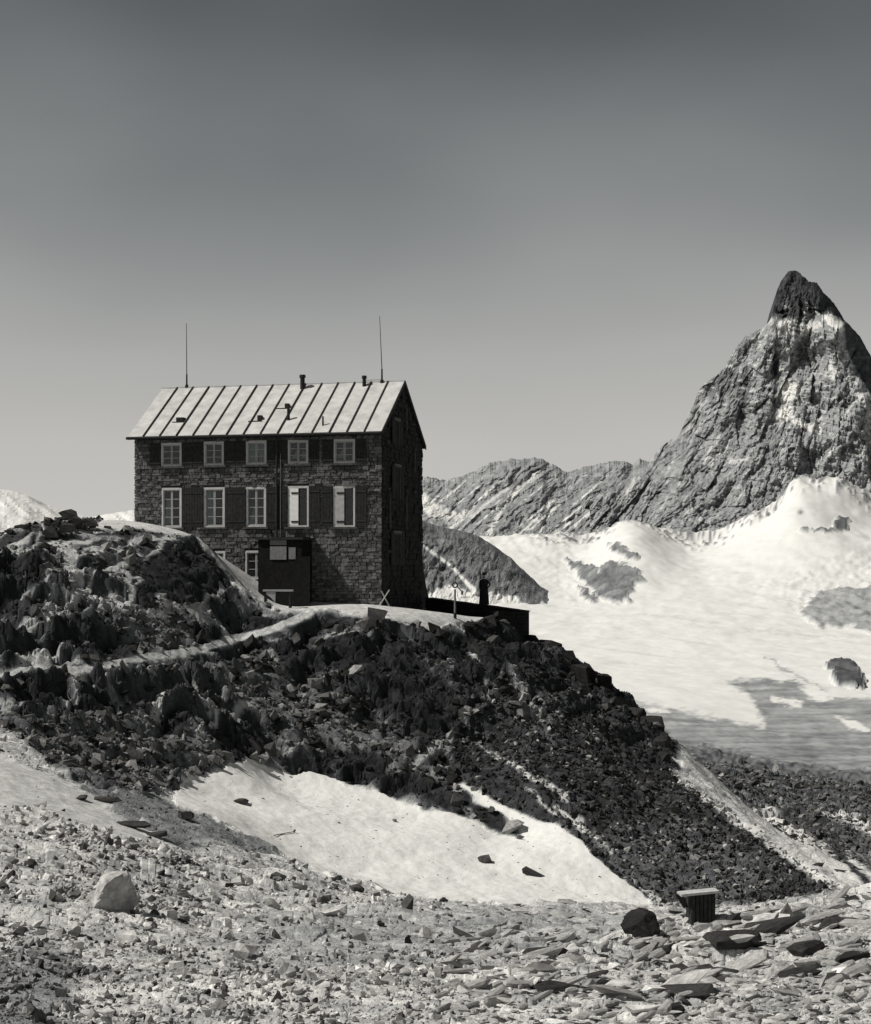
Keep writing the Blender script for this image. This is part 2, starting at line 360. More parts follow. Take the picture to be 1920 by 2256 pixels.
# far range left of the peak
far_crest = [(300, 1120), (600, 1085), (850, 1062), (905, 1050), (930, 1054), (945, 1050), (980, 1058), (1010, 1052), (1040, 1040), (1080, 1020), (1120, 1012), (1160, 1010), (1195, 1009), (1205, 1018), (1225, 1025), (1245, 1040), (1270, 1034), (1300, 1026), (1340, 1018), (1370, 1014), (1395, 1024), (1410, 1010), (1430, 1018), (1500, 1030), (1700, 1080)]
def far_relief(PX, PY, T):
    s = PX+(PY-1000)*1.15                              # gullies lean down to the left
    s = s+22*fbm(PX/60, PY/60, 4, 46)
    return -ridged(s/52, PY/90+PX/200, 5, 41, .55)*42 - fbm(PX/60, PY/50, 4, 44)*60 - fbm(PX/9, PY/12, 4, 45)*5 - blocks((PX+PY)/9, (PY-PX)/16, 1, .8, .12)*15
def far_tone(PX, PY, T):
    s = PX+(PY-1000)*1.2
    st = fbm(s/13, PY/120, 4, 51); n = fbm(PX/14, PY/10, 4, 52)
    tone = .26+.06*n+.05*st
    sn = sm(.38, .62, st+.35*n)*sm(1030, 1090, PY)
    sn = np.maximum(sn, linemask(PX+5*n, PY+4*n, [(1215, 1022), (1150, 1070), (1110, 1110), (1075, 1180)], [2, 3, 4, 5], 3)*.8)
    sn = np.maximum(sn, linemask(PX+5*n, PY+4*n, [(1245, 1060), (1225, 1110), (1195, 1160), (1185, 1190)], [1, 2, 3, 4], 3)*.8)
    sn = np.maximum(sn, polymask(PX+9*n, PY+9*n, [(930, 1080), (960, 1110), (1010, 1130), (1050, 1125), (1000, 1150), (950, 1140), (925, 1110)], 5)*.9)
    sn = np.maximum(sn, linemask(PX, PY+4*n, [(985, 1150), (1040, 1135), (1085, 1100), (1120, 1075)], 3, 3)*.7)
    return tone*(1-sn)+.6*sn, sn*.7
tag(sheet('far_range', far_crest, [(300, 1215), (2000, 1215)], 7900, 6300, 300, 1700, 2.5, 110, 3.2, far_tone, far_relief), kind='structure')

# pale snow mountains at far left
lm_crest = [(-2500, 1100), (-800, 1050), (-300, 1040), (-100, 1062), (0, 1077), (30, 1082), (60, 1090), (90, 1106), (130, 1120), (165, 1130), (200, 1140), (240, 1132), (290, 1124), (340, 1130), (450, 1150), (700, 1170)]
def lm_tone(PX, PY, T):
    n = fbm(PX/30, PY/9, 4, 71); l = fbm((PX-PY*1.6)/14, (PX+PY)/90, 3, 72)
    g = sm(.25, .6, l)*.55
    return (.66*(1-g)+.36*g), 1-g
tag(sheet('snow_mountains', lm_crest, [(-2500, 1230), (700, 1230)], 9200, 7600, -1400, 700, 6, 50, 1.0, lm_tone, lambda a, b, c: -ridged((a-b)/60, b/60, 4, 73)*45), kind='structure')

# dark spur beyond the terrace
sp_crest = [(500, 1300), (640, 1180), (800, 1125), (900, 1135), (935, 1148), (970, 1160), (1010, 1168), (1050, 1178), (1090, 1203), (1125, 1228), (1143, 1246), (1165, 1266), (1190, 1290), (1218, 1308), (1226, 1313), (1232, 1325), (1238, 1344)]
sp_base = [(500, 1345), (1300, 1345)]
def sp_relief(PX, PY, T): return (-ridged(PX/26+PY/70, PY/60, 5, 81, .5)*9-fbm(PX/60, PY/40, 3, 83)*25-blocks(PX/8, PY/12, 2)*9)*np.sin(np.pi*np.clip(T, .02, .98))**.5
def sp_tone(PX, PY, T):
    n = fbm(PX/12, PY/18, 4, 84); tone = .16+.07*n+.05*fbm(PX/5, PY/26, 3, 85)
    sn = linemask(PX+3*n, PY+3*n, [(930, 1200), (960, 1222), (1000, 1252), (1030, 1285), (1045, 1300)], [2, 3, 3, 4, 6], 2.5)
    sn = np.maximum(sn, polymask(PX+4*n, PY+6*n, [(900, 1325), (955, 1302), (1000, 1288), (1025, 1301), (1070, 1306), (1110, 1310), (1142, 1314), (1150, 1330), (1172, 1336), (1200, 1328), (1228, 1316), (1250, 1318), (1250, 1360), (900, 1360)], 3))
    return tone*(1-sn)+.62*sn, sn
tag(sheet('rock_spur', sp_crest, sp_base, 4650, 4200, 500, 1240, 2.5, 80, 1.5, sp_tone, sp_relief, back=300), kind='structure')

# the great horn-shaped peak
pk_crest = [(1300, 1100), (1380, 1060), (1432, 1020), (1445, 1000), (1456, 984), (1480, 968), (1490, 970), (1502, 948), (1515, 915), (1528, 890), (1540, 860), (1556, 842), (1575, 830), (1598, 810), (1612, 780), (1628, 758), (1644, 739), (1660, 732), (1676, 725), (1690, 714), (1697, 706), (1703, 694), (1707, 672), (1710, 652), (1714, 635), (1721, 619), (1731, 606), (1737, 598), (1748, 596), (1757, 597), (1764, 602), (1768, 609), (1775, 613), (1784, 620), (1800, 623), (1815, 644), (1838, 668), (1861, 705), (1880, 724), (1896, 743), (1920, 786), (1960, 850), (2050, 940), (2200, 1020), (2500, 1100)]
pc = [(1300, 1220, 6350), (1500, 1220, 6150), (1700, 1220, 6050), (1900, 1220, 6000), (2100, 1220, 6050), (2500, 1220, 6500),
      (1432, 1020, 7250), (1502, 948, 7200), (1556, 842, 7200), (1612, 780, 7180), (1644, 739, 7120), (1707, 697, 6980), (1722, 620, 7160), (1745, 597, 7230), (1780, 625, 7200),
      (1600, 900, 6950), (1600, 1050, 6550), (1500, 1050, 6750), (1700, 780, 6960), (1700, 900, 6780), (1700, 1000, 6540), (1800, 780, 6860), (1800, 900, 6640), (1800, 1000, 6420), (1720, 705, 6930), (1800, 700, 6900),
      (1750, 660, 7060), (1790, 660, 7040), (1812, 660, 7090), (1835, 690, 7020), (1860, 715, 6880), (1866, 770, 6770), (1900, 840, 6620), (1925, 880, 6560),
      (1815, 644, 7230), (1838, 668, 7350), (1863, 706, 7380), (1880, 724, 7370), (1896, 743, 7360), (1920, 786, 7340), (1960, 850, 7330), (2050, 940, 7300), (2500, 1100, 7500), (1990, 980, 6620), (1880, 1000, 6390)]
pk_rbf = RBF([(a, b) for a, b, c in pc], [c for a, b, c in pc])
def pk_relief(PX, PY, T):
    s = PX+(PY-900)*np.interp(PX, [1450, 1650, 1850], [.75, .35, .1])
    big = ridged((s+12*fbm(PX/40, PY/40, 3, 98))/62, PY/120, 5, 91, .55)*30+fbm(s/90, PY/110, 3, 92)*55
    led = fbm(PX/70, (PY-.25*PX)/9, 3, 94)*9
    return -big-led-fbm(PX/9, PY/11, 4, 96)*11-blocks(s/9, PY/34, 3, .9, .05)*15-blocks(s/30, PY/75, 4, 1.4, .04)*52-blocks(s/4.5, PY/8, 5, .8, .05)*6
def pk_tone(PX, PY, T):
    n = fbm(PX/12, PY/9, 4, 101); n2 = fbm((PX+.6*PY)/11, PY/80, 4, 102); n3 = fbm(PX/30, PY/7, 4, 103)
    tone = .27+.07*n+.07*n2
    mx = PX+7*n; my = PY+7*fbm(PX/8, PY/8, 3, 104)
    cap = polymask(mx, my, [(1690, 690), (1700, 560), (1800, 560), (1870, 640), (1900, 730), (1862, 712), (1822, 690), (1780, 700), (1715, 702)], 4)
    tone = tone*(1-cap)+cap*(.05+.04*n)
    rt_shade = polymask(PX, PY, [(1795, 600), (1812, 665), (1858, 705), (1866, 772), (1900, 842), (1930, 885), (2100, 1100), (2300, 1000), (2000, 700), (1850, 600)], 4)  # shade of the right facet, put into its colour
    tone = tone*(1-.78*rt_shade)
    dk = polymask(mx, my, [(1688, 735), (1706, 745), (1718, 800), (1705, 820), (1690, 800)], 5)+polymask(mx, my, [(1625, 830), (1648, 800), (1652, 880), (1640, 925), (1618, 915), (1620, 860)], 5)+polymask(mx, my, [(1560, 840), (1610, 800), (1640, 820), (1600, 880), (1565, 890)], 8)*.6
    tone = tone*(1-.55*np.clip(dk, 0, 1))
    sn = np.zeros(PX.shape)
    def A(p, s=3, k=1.):
        nonlocal sn; sn = np.maximum(sn, k*polymask(mx, my, p, s))
    A([(1809, 699), (1823, 688), (1862, 710), (1856, 730), (1832, 722)])
    A([(1712, 708), (1740, 706), (1748, 716), (1735, 745), (1725, 738), (1700, 748), (1705, 735), (1722, 730)], 3, .9)
    A([(1750, 722), (1790, 708), (1812, 712), (1806, 728), (1780, 735), (1762, 745)], 4, .75)
    A([(1725, 836), (1768, 852), (1764, 872), (1736, 892), (1710, 884), (1716, 860)], 5, .9)
    A([(1724, 899), (1700, 925), (1700, 936), (1722, 925), (1745, 934), (1770, 946), (1808, 958), (1812, 940), (1770, 930), (1745, 915), (1748, 896)], 3, .9)
    A([(1826, 785), (1836, 795), (1842, 838), (1832, 835)], 4, .8)
    A([(1600, 1018), (1618, 1008), (1650, 1008), (1640, 1016), (1612, 1024)], 3, .7)
    A([(1886, 865), (1910, 872), (1905, 886), (1888, 882)], 3, .8)
    A([(1728, 672), (1742, 676), (1738, 682), (1726, 680)], 2, .9); A([(1776, 670), (1795, 676), (1790, 682), (1778, 676)], 2, .9)
    A([(1772, 692), (1800, 684), (1806, 690), (1780, 698)], 2, .9)
    A([(1690, 705), (1712, 700), (1700, 712), (1688, 712)], 2, .8)
    sn = np.maximum(sn, linemask(PX, PY, [(1826, 997), (1872, 973)], 1.6, 1.5)*.8)
    sn = np.maximum(sn, sm(.42, .75, n3+.4*n)*sm(1000, 800, PY)*.75*(1-cap))
    sn = np.maximum(sn, sm(.45, .8, n2+.3*n)*.45*(1-cap)*(1-rt_shade))
    sn = sn*(1-.9*rt_shade)
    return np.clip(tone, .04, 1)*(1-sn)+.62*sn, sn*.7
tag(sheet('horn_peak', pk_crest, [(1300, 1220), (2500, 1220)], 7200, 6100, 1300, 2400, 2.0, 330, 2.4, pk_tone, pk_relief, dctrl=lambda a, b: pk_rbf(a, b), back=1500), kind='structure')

# ------------------------------------------------------------------ near land: knoll of the hut, snow patch, scree
C = [
 # foreground scree
 (0, 2256, 11), (0, 2100, 15), (0, 1950, 21), (0, 1850, 28), (0, 1780, 36), (0, 1690, 45), (0, 1640, 52),
 (200, 1990, 21), (240, 1850, 34), (250, 1770, 46), (250, 1700, 55),
 (480, 2256, 12), (480, 2100, 19), (480, 2000, 28), (480, 1900, 39), (480, 1840, 48), (480, 1790, 55), (430, 1730, 60),
 (960, 2256, 12), (960, 2150, 17), (960, 2060, 26), (960, 2010, 38), (960, 1982, 52),
 (1440, 2256, 12), (1440, 2150, 17), (1440, 2080, 26), (1440, 2035, 38), (1440, 1992, 56),
 (1920, 2256, 12), (1920, 2150, 16), (1920, 2060, 23), (1920, 1990, 32), (1920, 1962, 38),
 (1750, 1988, 40), (1600, 2026, 44), (1535, 2046, 44), (1535, 2027, 54), (1480, 2050, 42), (1490, 2030, 50), (1700, 2010, 50), (2400, 1940, 40), (2400, 2100, 20), (-500, 1700, 40), (-500, 2000, 20),
 # snow patch
 (700, 1900, 55), (700, 1800, 61), (600, 1712, 66), (960, 1850, 61), (960, 1790, 65), (1200, 1900, 60), (1130, 1840, 64), (850, 1760, 66), (1300, 1960, 58),
 # fan of scree on the right
 (1440, 1980, 58), (1600, 1985, 58), (1850, 1968, 56), (1300, 1850, 62), (1450, 1850, 64), (1600, 1850, 65), (1700, 1900, 61), (1300, 1700, 69), (1400, 1700, 72), (1200, 1740, 66), (1150, 1600, 73), (1100, 1500, 77), (1100, 1440, 81),
 # right skyline of the knoll
 (1160, 1425, 86), (1172, 1426, 87), (1247, 1445, 85), (1290, 1490, 83), (1328, 1515, 82), (1363, 1552, 80), (1420, 1588, 79), (1458, 1612, 78), (1476, 1645, 76), (1483, 1690, 74), (1545, 1750, 70), (1620, 1800, 67), (1700, 1858, 63), (1800, 1925, 59), (1880, 1975, 56),
 # beyond that skyline
 (1200, 1560, 96), (1300, 1620, 94), (1420, 1690, 96), (1520, 1745, 92), (1600, 1790, 86), (1720, 1850, 80), (1850, 1930, 72), (1920, 1965, 68),
 (1500, 1700, 120), (1650, 1740, 125), (1800, 1790, 120), (1920, 1830, 112), (1780, 1850, 96), (1870, 1880, 92),
 (1300, 1660, 155), (1480, 1688, 155), (1600, 1692, 155), (1750, 1716, 155), (1920, 1746, 155), (2400, 1780, 155), (2400, 1900, 90), (1900, 1850, 230), (1300, 1800, 230),
 # knoll, left part
 (0, 1500, 60), (0, 1400, 65), (0, 1300, 69), (0, 1225, 73), (42, 1165, 76), (110, 1180, 76.5), (150, 1158, 78), (210, 1160, 79), (250, 1150, 81), (300, 1150, 84),
 (150, 1500, 62), (150, 1400, 66), (150, 1300, 70), (150, 1220, 74), (300, 1600, 62), (300, 1500, 65), (300, 1400, 69), (300, 1300, 73), (300, 1210, 77), (370, 1176, 80), (430, 1184, 81),
 (-150, 1330, 73), (-400, 1400, 75), (-500, 1550, 60), (-150, 1500, 60), (-250, 1650, 110),
 (450, 1550, 66), (450, 1440, 71), (430, 1300, 76), (470, 1215, 81), (500, 1245, 82), (545, 1305, 82), (520, 1400, 76),
 # knoll front under the terrace
 (600, 1600, 69), (600, 1500, 72), (600, 1400, 76), (590, 1332, 81), (680, 1350, 79), (700, 1337, 81), (700, 1450, 75), (700, 1600, 70), (850, 1700, 68), (850, 1550, 72), (850, 1420, 77), (850, 1362, 80),
 (960, 1386, 81), (960, 1430, 79), (1000, 1378, 82.3), (1085, 1366, 84.4), (1000, 1420, 81), (1085, 1415, 83.2), (1000, 1550, 74), (1010, 1680, 69), (1000, 1640, 71),
 # terrace
 (620, 1328, 84), (700, 1328, 84.5), (800, 1331, 84), (870, 1337, 84), (850, 1348, 81), (940, 1346, 85), (1000, 1355, 84.2), (1060, 1361, 84.6),
 ]
pts = []; vals = []
for a, b, c in C:
    p = P(a, b, c); pts.append((p.x, p.y)); vals.append(p.z)
for x in (-40, -15, 0, 15, 40): pts += [(x, 6), (x, -3)]; vals += [-2.35, -1.6]
for x, y, z in ((-16, 92, 2.2), (-8, 92, -1.2), (0, 96, -6), (-3, 93.5, -2.6), (6, 95, -9), (4, 93.5, -6.5), (9, 92, -9), (-16, 100, -1), (-30, 100, -4), (-5, 104, -10), (8, 110, -16), (-30, 150, -22), (0, 150, -20), (-40, 230, -45), (0, 230, -42), (-12, 87.5, 1.6), (-22, 88, 2.2), (-60, 80, -6), (-60, 30, -6)):
    pts.append((x, y)); vals.append(z)
NZ = RBF(pts, vals)

POLY_SNOW = [(385, 1745), (420, 1715), (500, 1690), (540, 1672), (575, 1690), (640, 1702), (700, 1703), (760, 1730), (820, 1738), (880, 1762), (935, 1780), (1010, 1790), (1060, 1818), (1131, 1845), (1160, 1858), (1142, 1824), (1100, 1790), (1050, 1760), (1008, 1725), (1073, 1752), (1143, 1788), (1212, 1801), (1282, 1847), (1334, 1905), (1420, 1974), (1440, 1992), (1300, 1988), (1100, 1988), (980, 1985), (900, 1975), (800, 1950), (700, 1920), (620, 1885), (540, 1840), (460, 1800), (390, 1775)]
POLY_LEFTPATH = [(-300, 1600), (0, 1668), (100, 1700), (180, 1740), (260, 1790), (360, 1852), (300, 1856), (200, 1830), (100, 1790), (0, 1772), (-300, 1750)]
POLY_TALUS = [(180, 1735), (330, 1745), (390, 1775), (460, 1800), (540, 1840), (620, 1885), (560, 1880), (380, 1858), (270, 1795)]
POLY_KNOLL = [(-600, 1560), (0, 1590), (60, 1640), (180, 1735), (330, 1745), (385, 1745), (420, 1715), (500, 1690), (540, 1672), (640, 1702), (760, 1730), (880, 1762), (1010, 1790), (1131, 1845), (1160, 1858), (1100, 1790), (1008, 1712), (1050, 1640), (1060, 1560), (1500, 1700), (1480, 1600), (1250, 1400), (1160, 1380), (1085, 1362), (960, 1390), (900, 1370), (700, 1345), (590, 1335), (540, 1310), (470, 1215), (430, 1176), (300, 1160), (200, 1120), (0, 1120), (-600, 1250)]
POLY_FAN = [(1050, 1560), (1150, 1440), (1300, 1440), (1480, 1600), (1484, 1700), (1600, 1785), (1700, 1860), (1860, 1968), (1640, 2000), (1440, 1990), (1282, 1862), (1212, 1815), (1110, 1785), (1040, 1755), (1000, 1700), (1000, 1640)]
PATH = [(-100, 1500), (0, 1492), (71, 1474), (159, 1478), (254, 1463), (329, 1446), (436, 1433), (496, 1413), (595, 1388), (650, 1368), (680, 1350)]

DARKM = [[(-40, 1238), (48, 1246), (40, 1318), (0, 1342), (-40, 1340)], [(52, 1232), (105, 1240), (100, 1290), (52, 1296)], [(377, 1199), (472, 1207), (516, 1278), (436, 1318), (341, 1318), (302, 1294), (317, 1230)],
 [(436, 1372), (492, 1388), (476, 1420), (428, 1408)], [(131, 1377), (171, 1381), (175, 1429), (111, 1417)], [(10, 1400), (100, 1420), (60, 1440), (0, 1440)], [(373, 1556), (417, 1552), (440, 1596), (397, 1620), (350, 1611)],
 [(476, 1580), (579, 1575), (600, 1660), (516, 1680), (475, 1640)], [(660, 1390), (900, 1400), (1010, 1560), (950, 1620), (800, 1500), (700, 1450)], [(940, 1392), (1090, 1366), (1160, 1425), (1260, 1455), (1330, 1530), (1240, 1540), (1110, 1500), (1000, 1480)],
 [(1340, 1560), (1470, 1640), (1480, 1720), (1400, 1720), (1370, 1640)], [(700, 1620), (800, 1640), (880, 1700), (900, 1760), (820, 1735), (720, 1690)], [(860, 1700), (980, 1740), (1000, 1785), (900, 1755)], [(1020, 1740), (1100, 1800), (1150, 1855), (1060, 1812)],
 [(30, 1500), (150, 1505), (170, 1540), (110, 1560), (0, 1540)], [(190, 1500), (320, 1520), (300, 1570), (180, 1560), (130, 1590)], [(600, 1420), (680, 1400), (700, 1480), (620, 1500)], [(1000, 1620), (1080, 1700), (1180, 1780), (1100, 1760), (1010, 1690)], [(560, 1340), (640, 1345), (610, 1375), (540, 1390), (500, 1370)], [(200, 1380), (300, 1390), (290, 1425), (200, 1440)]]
LEDGES = [([(286, 1238), (222, 1254), (171, 1298), (111, 1342)], 4), ([(111, 1201), (150, 1196), (200, 1193)], 5), ([(150, 1205), (160, 1250), (170, 1290)], 13), ([(52, 1306), (119, 1274)], 3.5), ([(278, 1262), (294, 1302), (276, 1340)], 6), ([(0, 1381), (99, 1373), (131, 1353)], 4),
 ([(0, 1417), (36, 1397)], 5), ([(60, 1437), (119, 1433)], 8), ([(-20, 1560), (79, 1540), (119, 1526)], 6), ([(119, 1568), (159, 1540), (238, 1508)], 5), ([(345, 1585), (357, 1532), (436, 1522)], 7), ([(448, 1314), (512, 1298), (528, 1278)], 4), ([(294, 1191), (377, 1187)], 6),
 ([(432, 1615), (476, 1566), (560, 1556)], 5), ([(20, 1250), (80, 1220), (130, 1206)], 3.5), ([(0, 1215), (30, 1195), (60, 1190)], 6), ([(330, 1225), (350, 1210), (362, 1200)], 5), ([(230, 1130), (300, 1370)], .01), ([(90, 1160), (80, 1200)], 3), ([(1030, 1440), (1060, 1470), (1080, 1490)], 6), ([(1130, 1500), (1180, 1560), (1210, 1600)], 9), ([(900, 1690), (960, 1640), (980, 1620)], 5), ([(720, 1390), (790, 1392), (830, 1410)], 4), ([(0, 1465), (60, 1452)], 5)]
GREYS = [[(-60, 1560), (120, 1580), (330, 1560), (420, 1620), (520, 1640), (480, 1690), (330, 1740), (180, 1735), (60, 1640), (-60, 1620)], [(254, 1345), (300, 1338), (400, 1345), (440, 1380), (430, 1425), (330, 1430), (265, 1400)], [(560, 1430), (640, 1500), (760, 1560), (800, 1640), (700, 1640), (600, 1580), (500, 1520)],
 [(740, 1560), (860, 1600), (960, 1680), (900, 1700), (800, 1660)], [(1120, 1500), (1220, 1530), (1240, 1640), (1180, 1640)], [(1250, 1850), (1500, 1800), (1750, 1930), (1640, 1985), (1450, 1985)]]
def near_surface(PX, DD):
    X = (PX-960)/F*DD; Y = DD; Z0 = NZ(X, Y); PY = HY-F*Z0/DD
    return X, Y, Z0, PY
def step_noise(u, w, seed):
    """rock beds: slabs with flat tops and steep breaks"""
    v = fbm(u, w, 4, seed)*3.2; k = np.floor(v); f = v-k
    return (k+sm(.62, .95, f))/3.2
def stairs(X, Y, L, lean, warp, seed, slope=.5):
    """turns an even slope into rock ledges: flat treads, steep risers; returns height change and the tread mask"""
    v = (Y-lean*X)/L+warp*fbm(X/(L*1.9), Y/(L*1.9), 4, seed)+.07*fbm(X/(L*.5), Y/(L*.5), 3, seed+7); f = v-np.floor(v)
    return slope*L*(.62*sm(.55, .95, f)-.62*f+.25), sm(.02, .12, f)*(1-sm(.42, .6, f))
def near_fields(X, Y, Z0, PX, PY, detail=True):
    inner = polymask(PX, PY, POLY_KNOLL, 55)
    w1 = fbm(X/1.7, Y/1.7, 4, 200); w2 = fbm(X/1.3, Y/1.3, 4, 210)
    mx = PX+9*w1; my = PY+7*w2
    snow = polymask(mx, my, POLY_SNOW, 2.5)
    knoll = polymask(PX+14*w1, PY+10*w2, POLY_KNOLL, 6)*(1-snow)
    fan = polymask(PX, PY, POLY_FAN, 10)*(1-snow)
    path = linemask(PX+3*w1, PY+3*w2, PATH, [9, 9, 12, 9, 7, 8, 8, 9, 8, 8, 11], 3)
    terr = np.maximum(polymask(mx*.3+PX*.7, my*.3+PY*.7, [(600, 1318), (860, 1318), (960, 1330), (1100, 1356), (1088, 1365), (1040, 1370), (990, 1374), (960, 1389), (925, 1378), (860, 1354), (760, 1346), (700, 1341), (640, 1348), (600, 1340)], 3),
                      polymask(PX, PY, [(205, 1166), (250, 1120), (480, 1120), (455, 1190), (430, 1184), (370, 1178), (300, 1163), (250, 1165)], 3))
    terr = np.maximum(terr, ((X*-.232+(Y-84)*.973+ .0) > 0)*1.0*((Y > 83) & (Y < 94) & (X > -17) & (X < -.5)))
    dm = np.zeros(PX.shape); gm = np.zeros(PX.shape); lm = np.zeros(PX.shape)
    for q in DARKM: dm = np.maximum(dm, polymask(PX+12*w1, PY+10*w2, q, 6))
    for q in GREYS: gm = np.maximum(gm, polymask(PX+16*w1, PY+12*w2, q, 16))
    for q, w in LEDGES: lm = np.maximum(lm, linemask(PX+8*w1, PY+6*w2, q, w*1.15, 2.5))
    pwide = linemask(PX, PY, PATH, 15, 8)
    lpath = polymask(mx, my, POLY_LEFTPATH, 7); talus = polymask(mx, my, POLY_TALUS, 5)
    return dict(dm=dm, gm=gm*(1-dm), lm=lm, pwide=pwide, inner=sm(.35, .95, inner), w1=w1, w2=w2, snow=snow, knoll=knoll, fan=fan, path=path, terr=terr, lpath=lpath, talus=talus, mx=mx, my=my)
def near_height(X, Y, Z0, PX, PY, f):
    beyond = sm(1450, 1520, PX)*sm(85, 95, Y)
    left = sm(700, 420, PX)
    tong = polymask(PX, PY, [(930, 1700), (1060, 1720), (1220, 1900), (1000, 1850)], 20)
    crag = np.maximum(f['knoll']*(1-.75*f['fan'])*(1-.75*tong), 0)*(1-f['pwide'])*(1-f['terr'])*(1-.6*f['gm'])*(1-.5*f['lm'])
    u = (X*.86+Y*.5); v = (-X*.5+Y*.86)
    st = step_noise(u/5.2+.2*f['w1'], v/2.0, 220)
    u = X*.86+Y*.5; v = -X*.5+Y*.86
    s1, t1 = stairs(X, Y, 3.6, .75, .75, 220); s2, t2 = stairs(X, Y, 1.5, .55, .8, 224)
    f['tread'] = np.clip(t1*.8+t2*.6, 0, 1)
    crest = (1-.8*sm(69, 76, Y)*sm(560, 330, PX))*(.25+.75*f['inner'])
    h = crag*crest*((.95+.35*left)*(s1+.8*s2-.3) + .35*fbm(X/5, Y/4, 3, 225) + (.55+.45*left)*(.62*blocks(u/2.3+.2*f['w1'], v/1.5, 10)+.34*blocks(u/.85, v/.62, 11)+.15*blocks(X/.36, Y/.36, 12)) + .03*fbm(X/.4, Y/.5, 2, 240))
    fore = (1-f['knoll'])*(1-f['snow'])*(1-f['fan'])*(1-f['terr'])
    cl = sm(8, 45, Y)
    h += fore*(1-f['lpath'])*((.06+.17*cl)*fbm(X/2.4, Y/2.9, 4, 250) + (.028+.016*cl)*blocks(X/(.22+.25*cl), Y/(.3+.35*cl), 13) + (.012+.012*cl)*blocks(X/(.08+.1*cl), Y/(.12+.12*cl), 14))
    # foreground beds of slaty rock on the right, dipping left
    slab = polymask(PX, PY, [(980, 2140), (1200, 2080), (1600, 2010), (1940, 1950), (2400, 1900), (2400, 2600), (900, 2600)], 40)
    su = X*.9+Y*.43; sv = -X*.43+Y*.9
    h += slab*sm(6, 12, Y)*((.05+.005*Y)*step_noise(su/3.2, sv/1.4, 280)+(.030+.003*Y)*blocks(su/1.3, sv/.5, 15, .6))
    h += f['fan']*(.22*blocks(X/.9, Y/.9, 16)+.10*blocks(X/.4, Y/.4, 17))
    fh = f['fan']*(1-sm(1560, 1700, PY)); h += fh*(.9*(step_noise(u/4, v/2.2, 300)))
    h += beyond*(.6*blocks(X/2.2, Y/3, 18)+.3*blocks(X/.8, Y/1., 19))
    h += f['snow']*(.10*fbm(X/3, Y/3, 3, 320)+.02*fbm(X/.5, Y/.6, 3, 321)) + f['lpath']*.04*fbm(X/.8, Y/.8, 3, 330)
    h += f['path']*.05*fbm(X/.5, Y/.5, 3, 331)
    return Z0+h
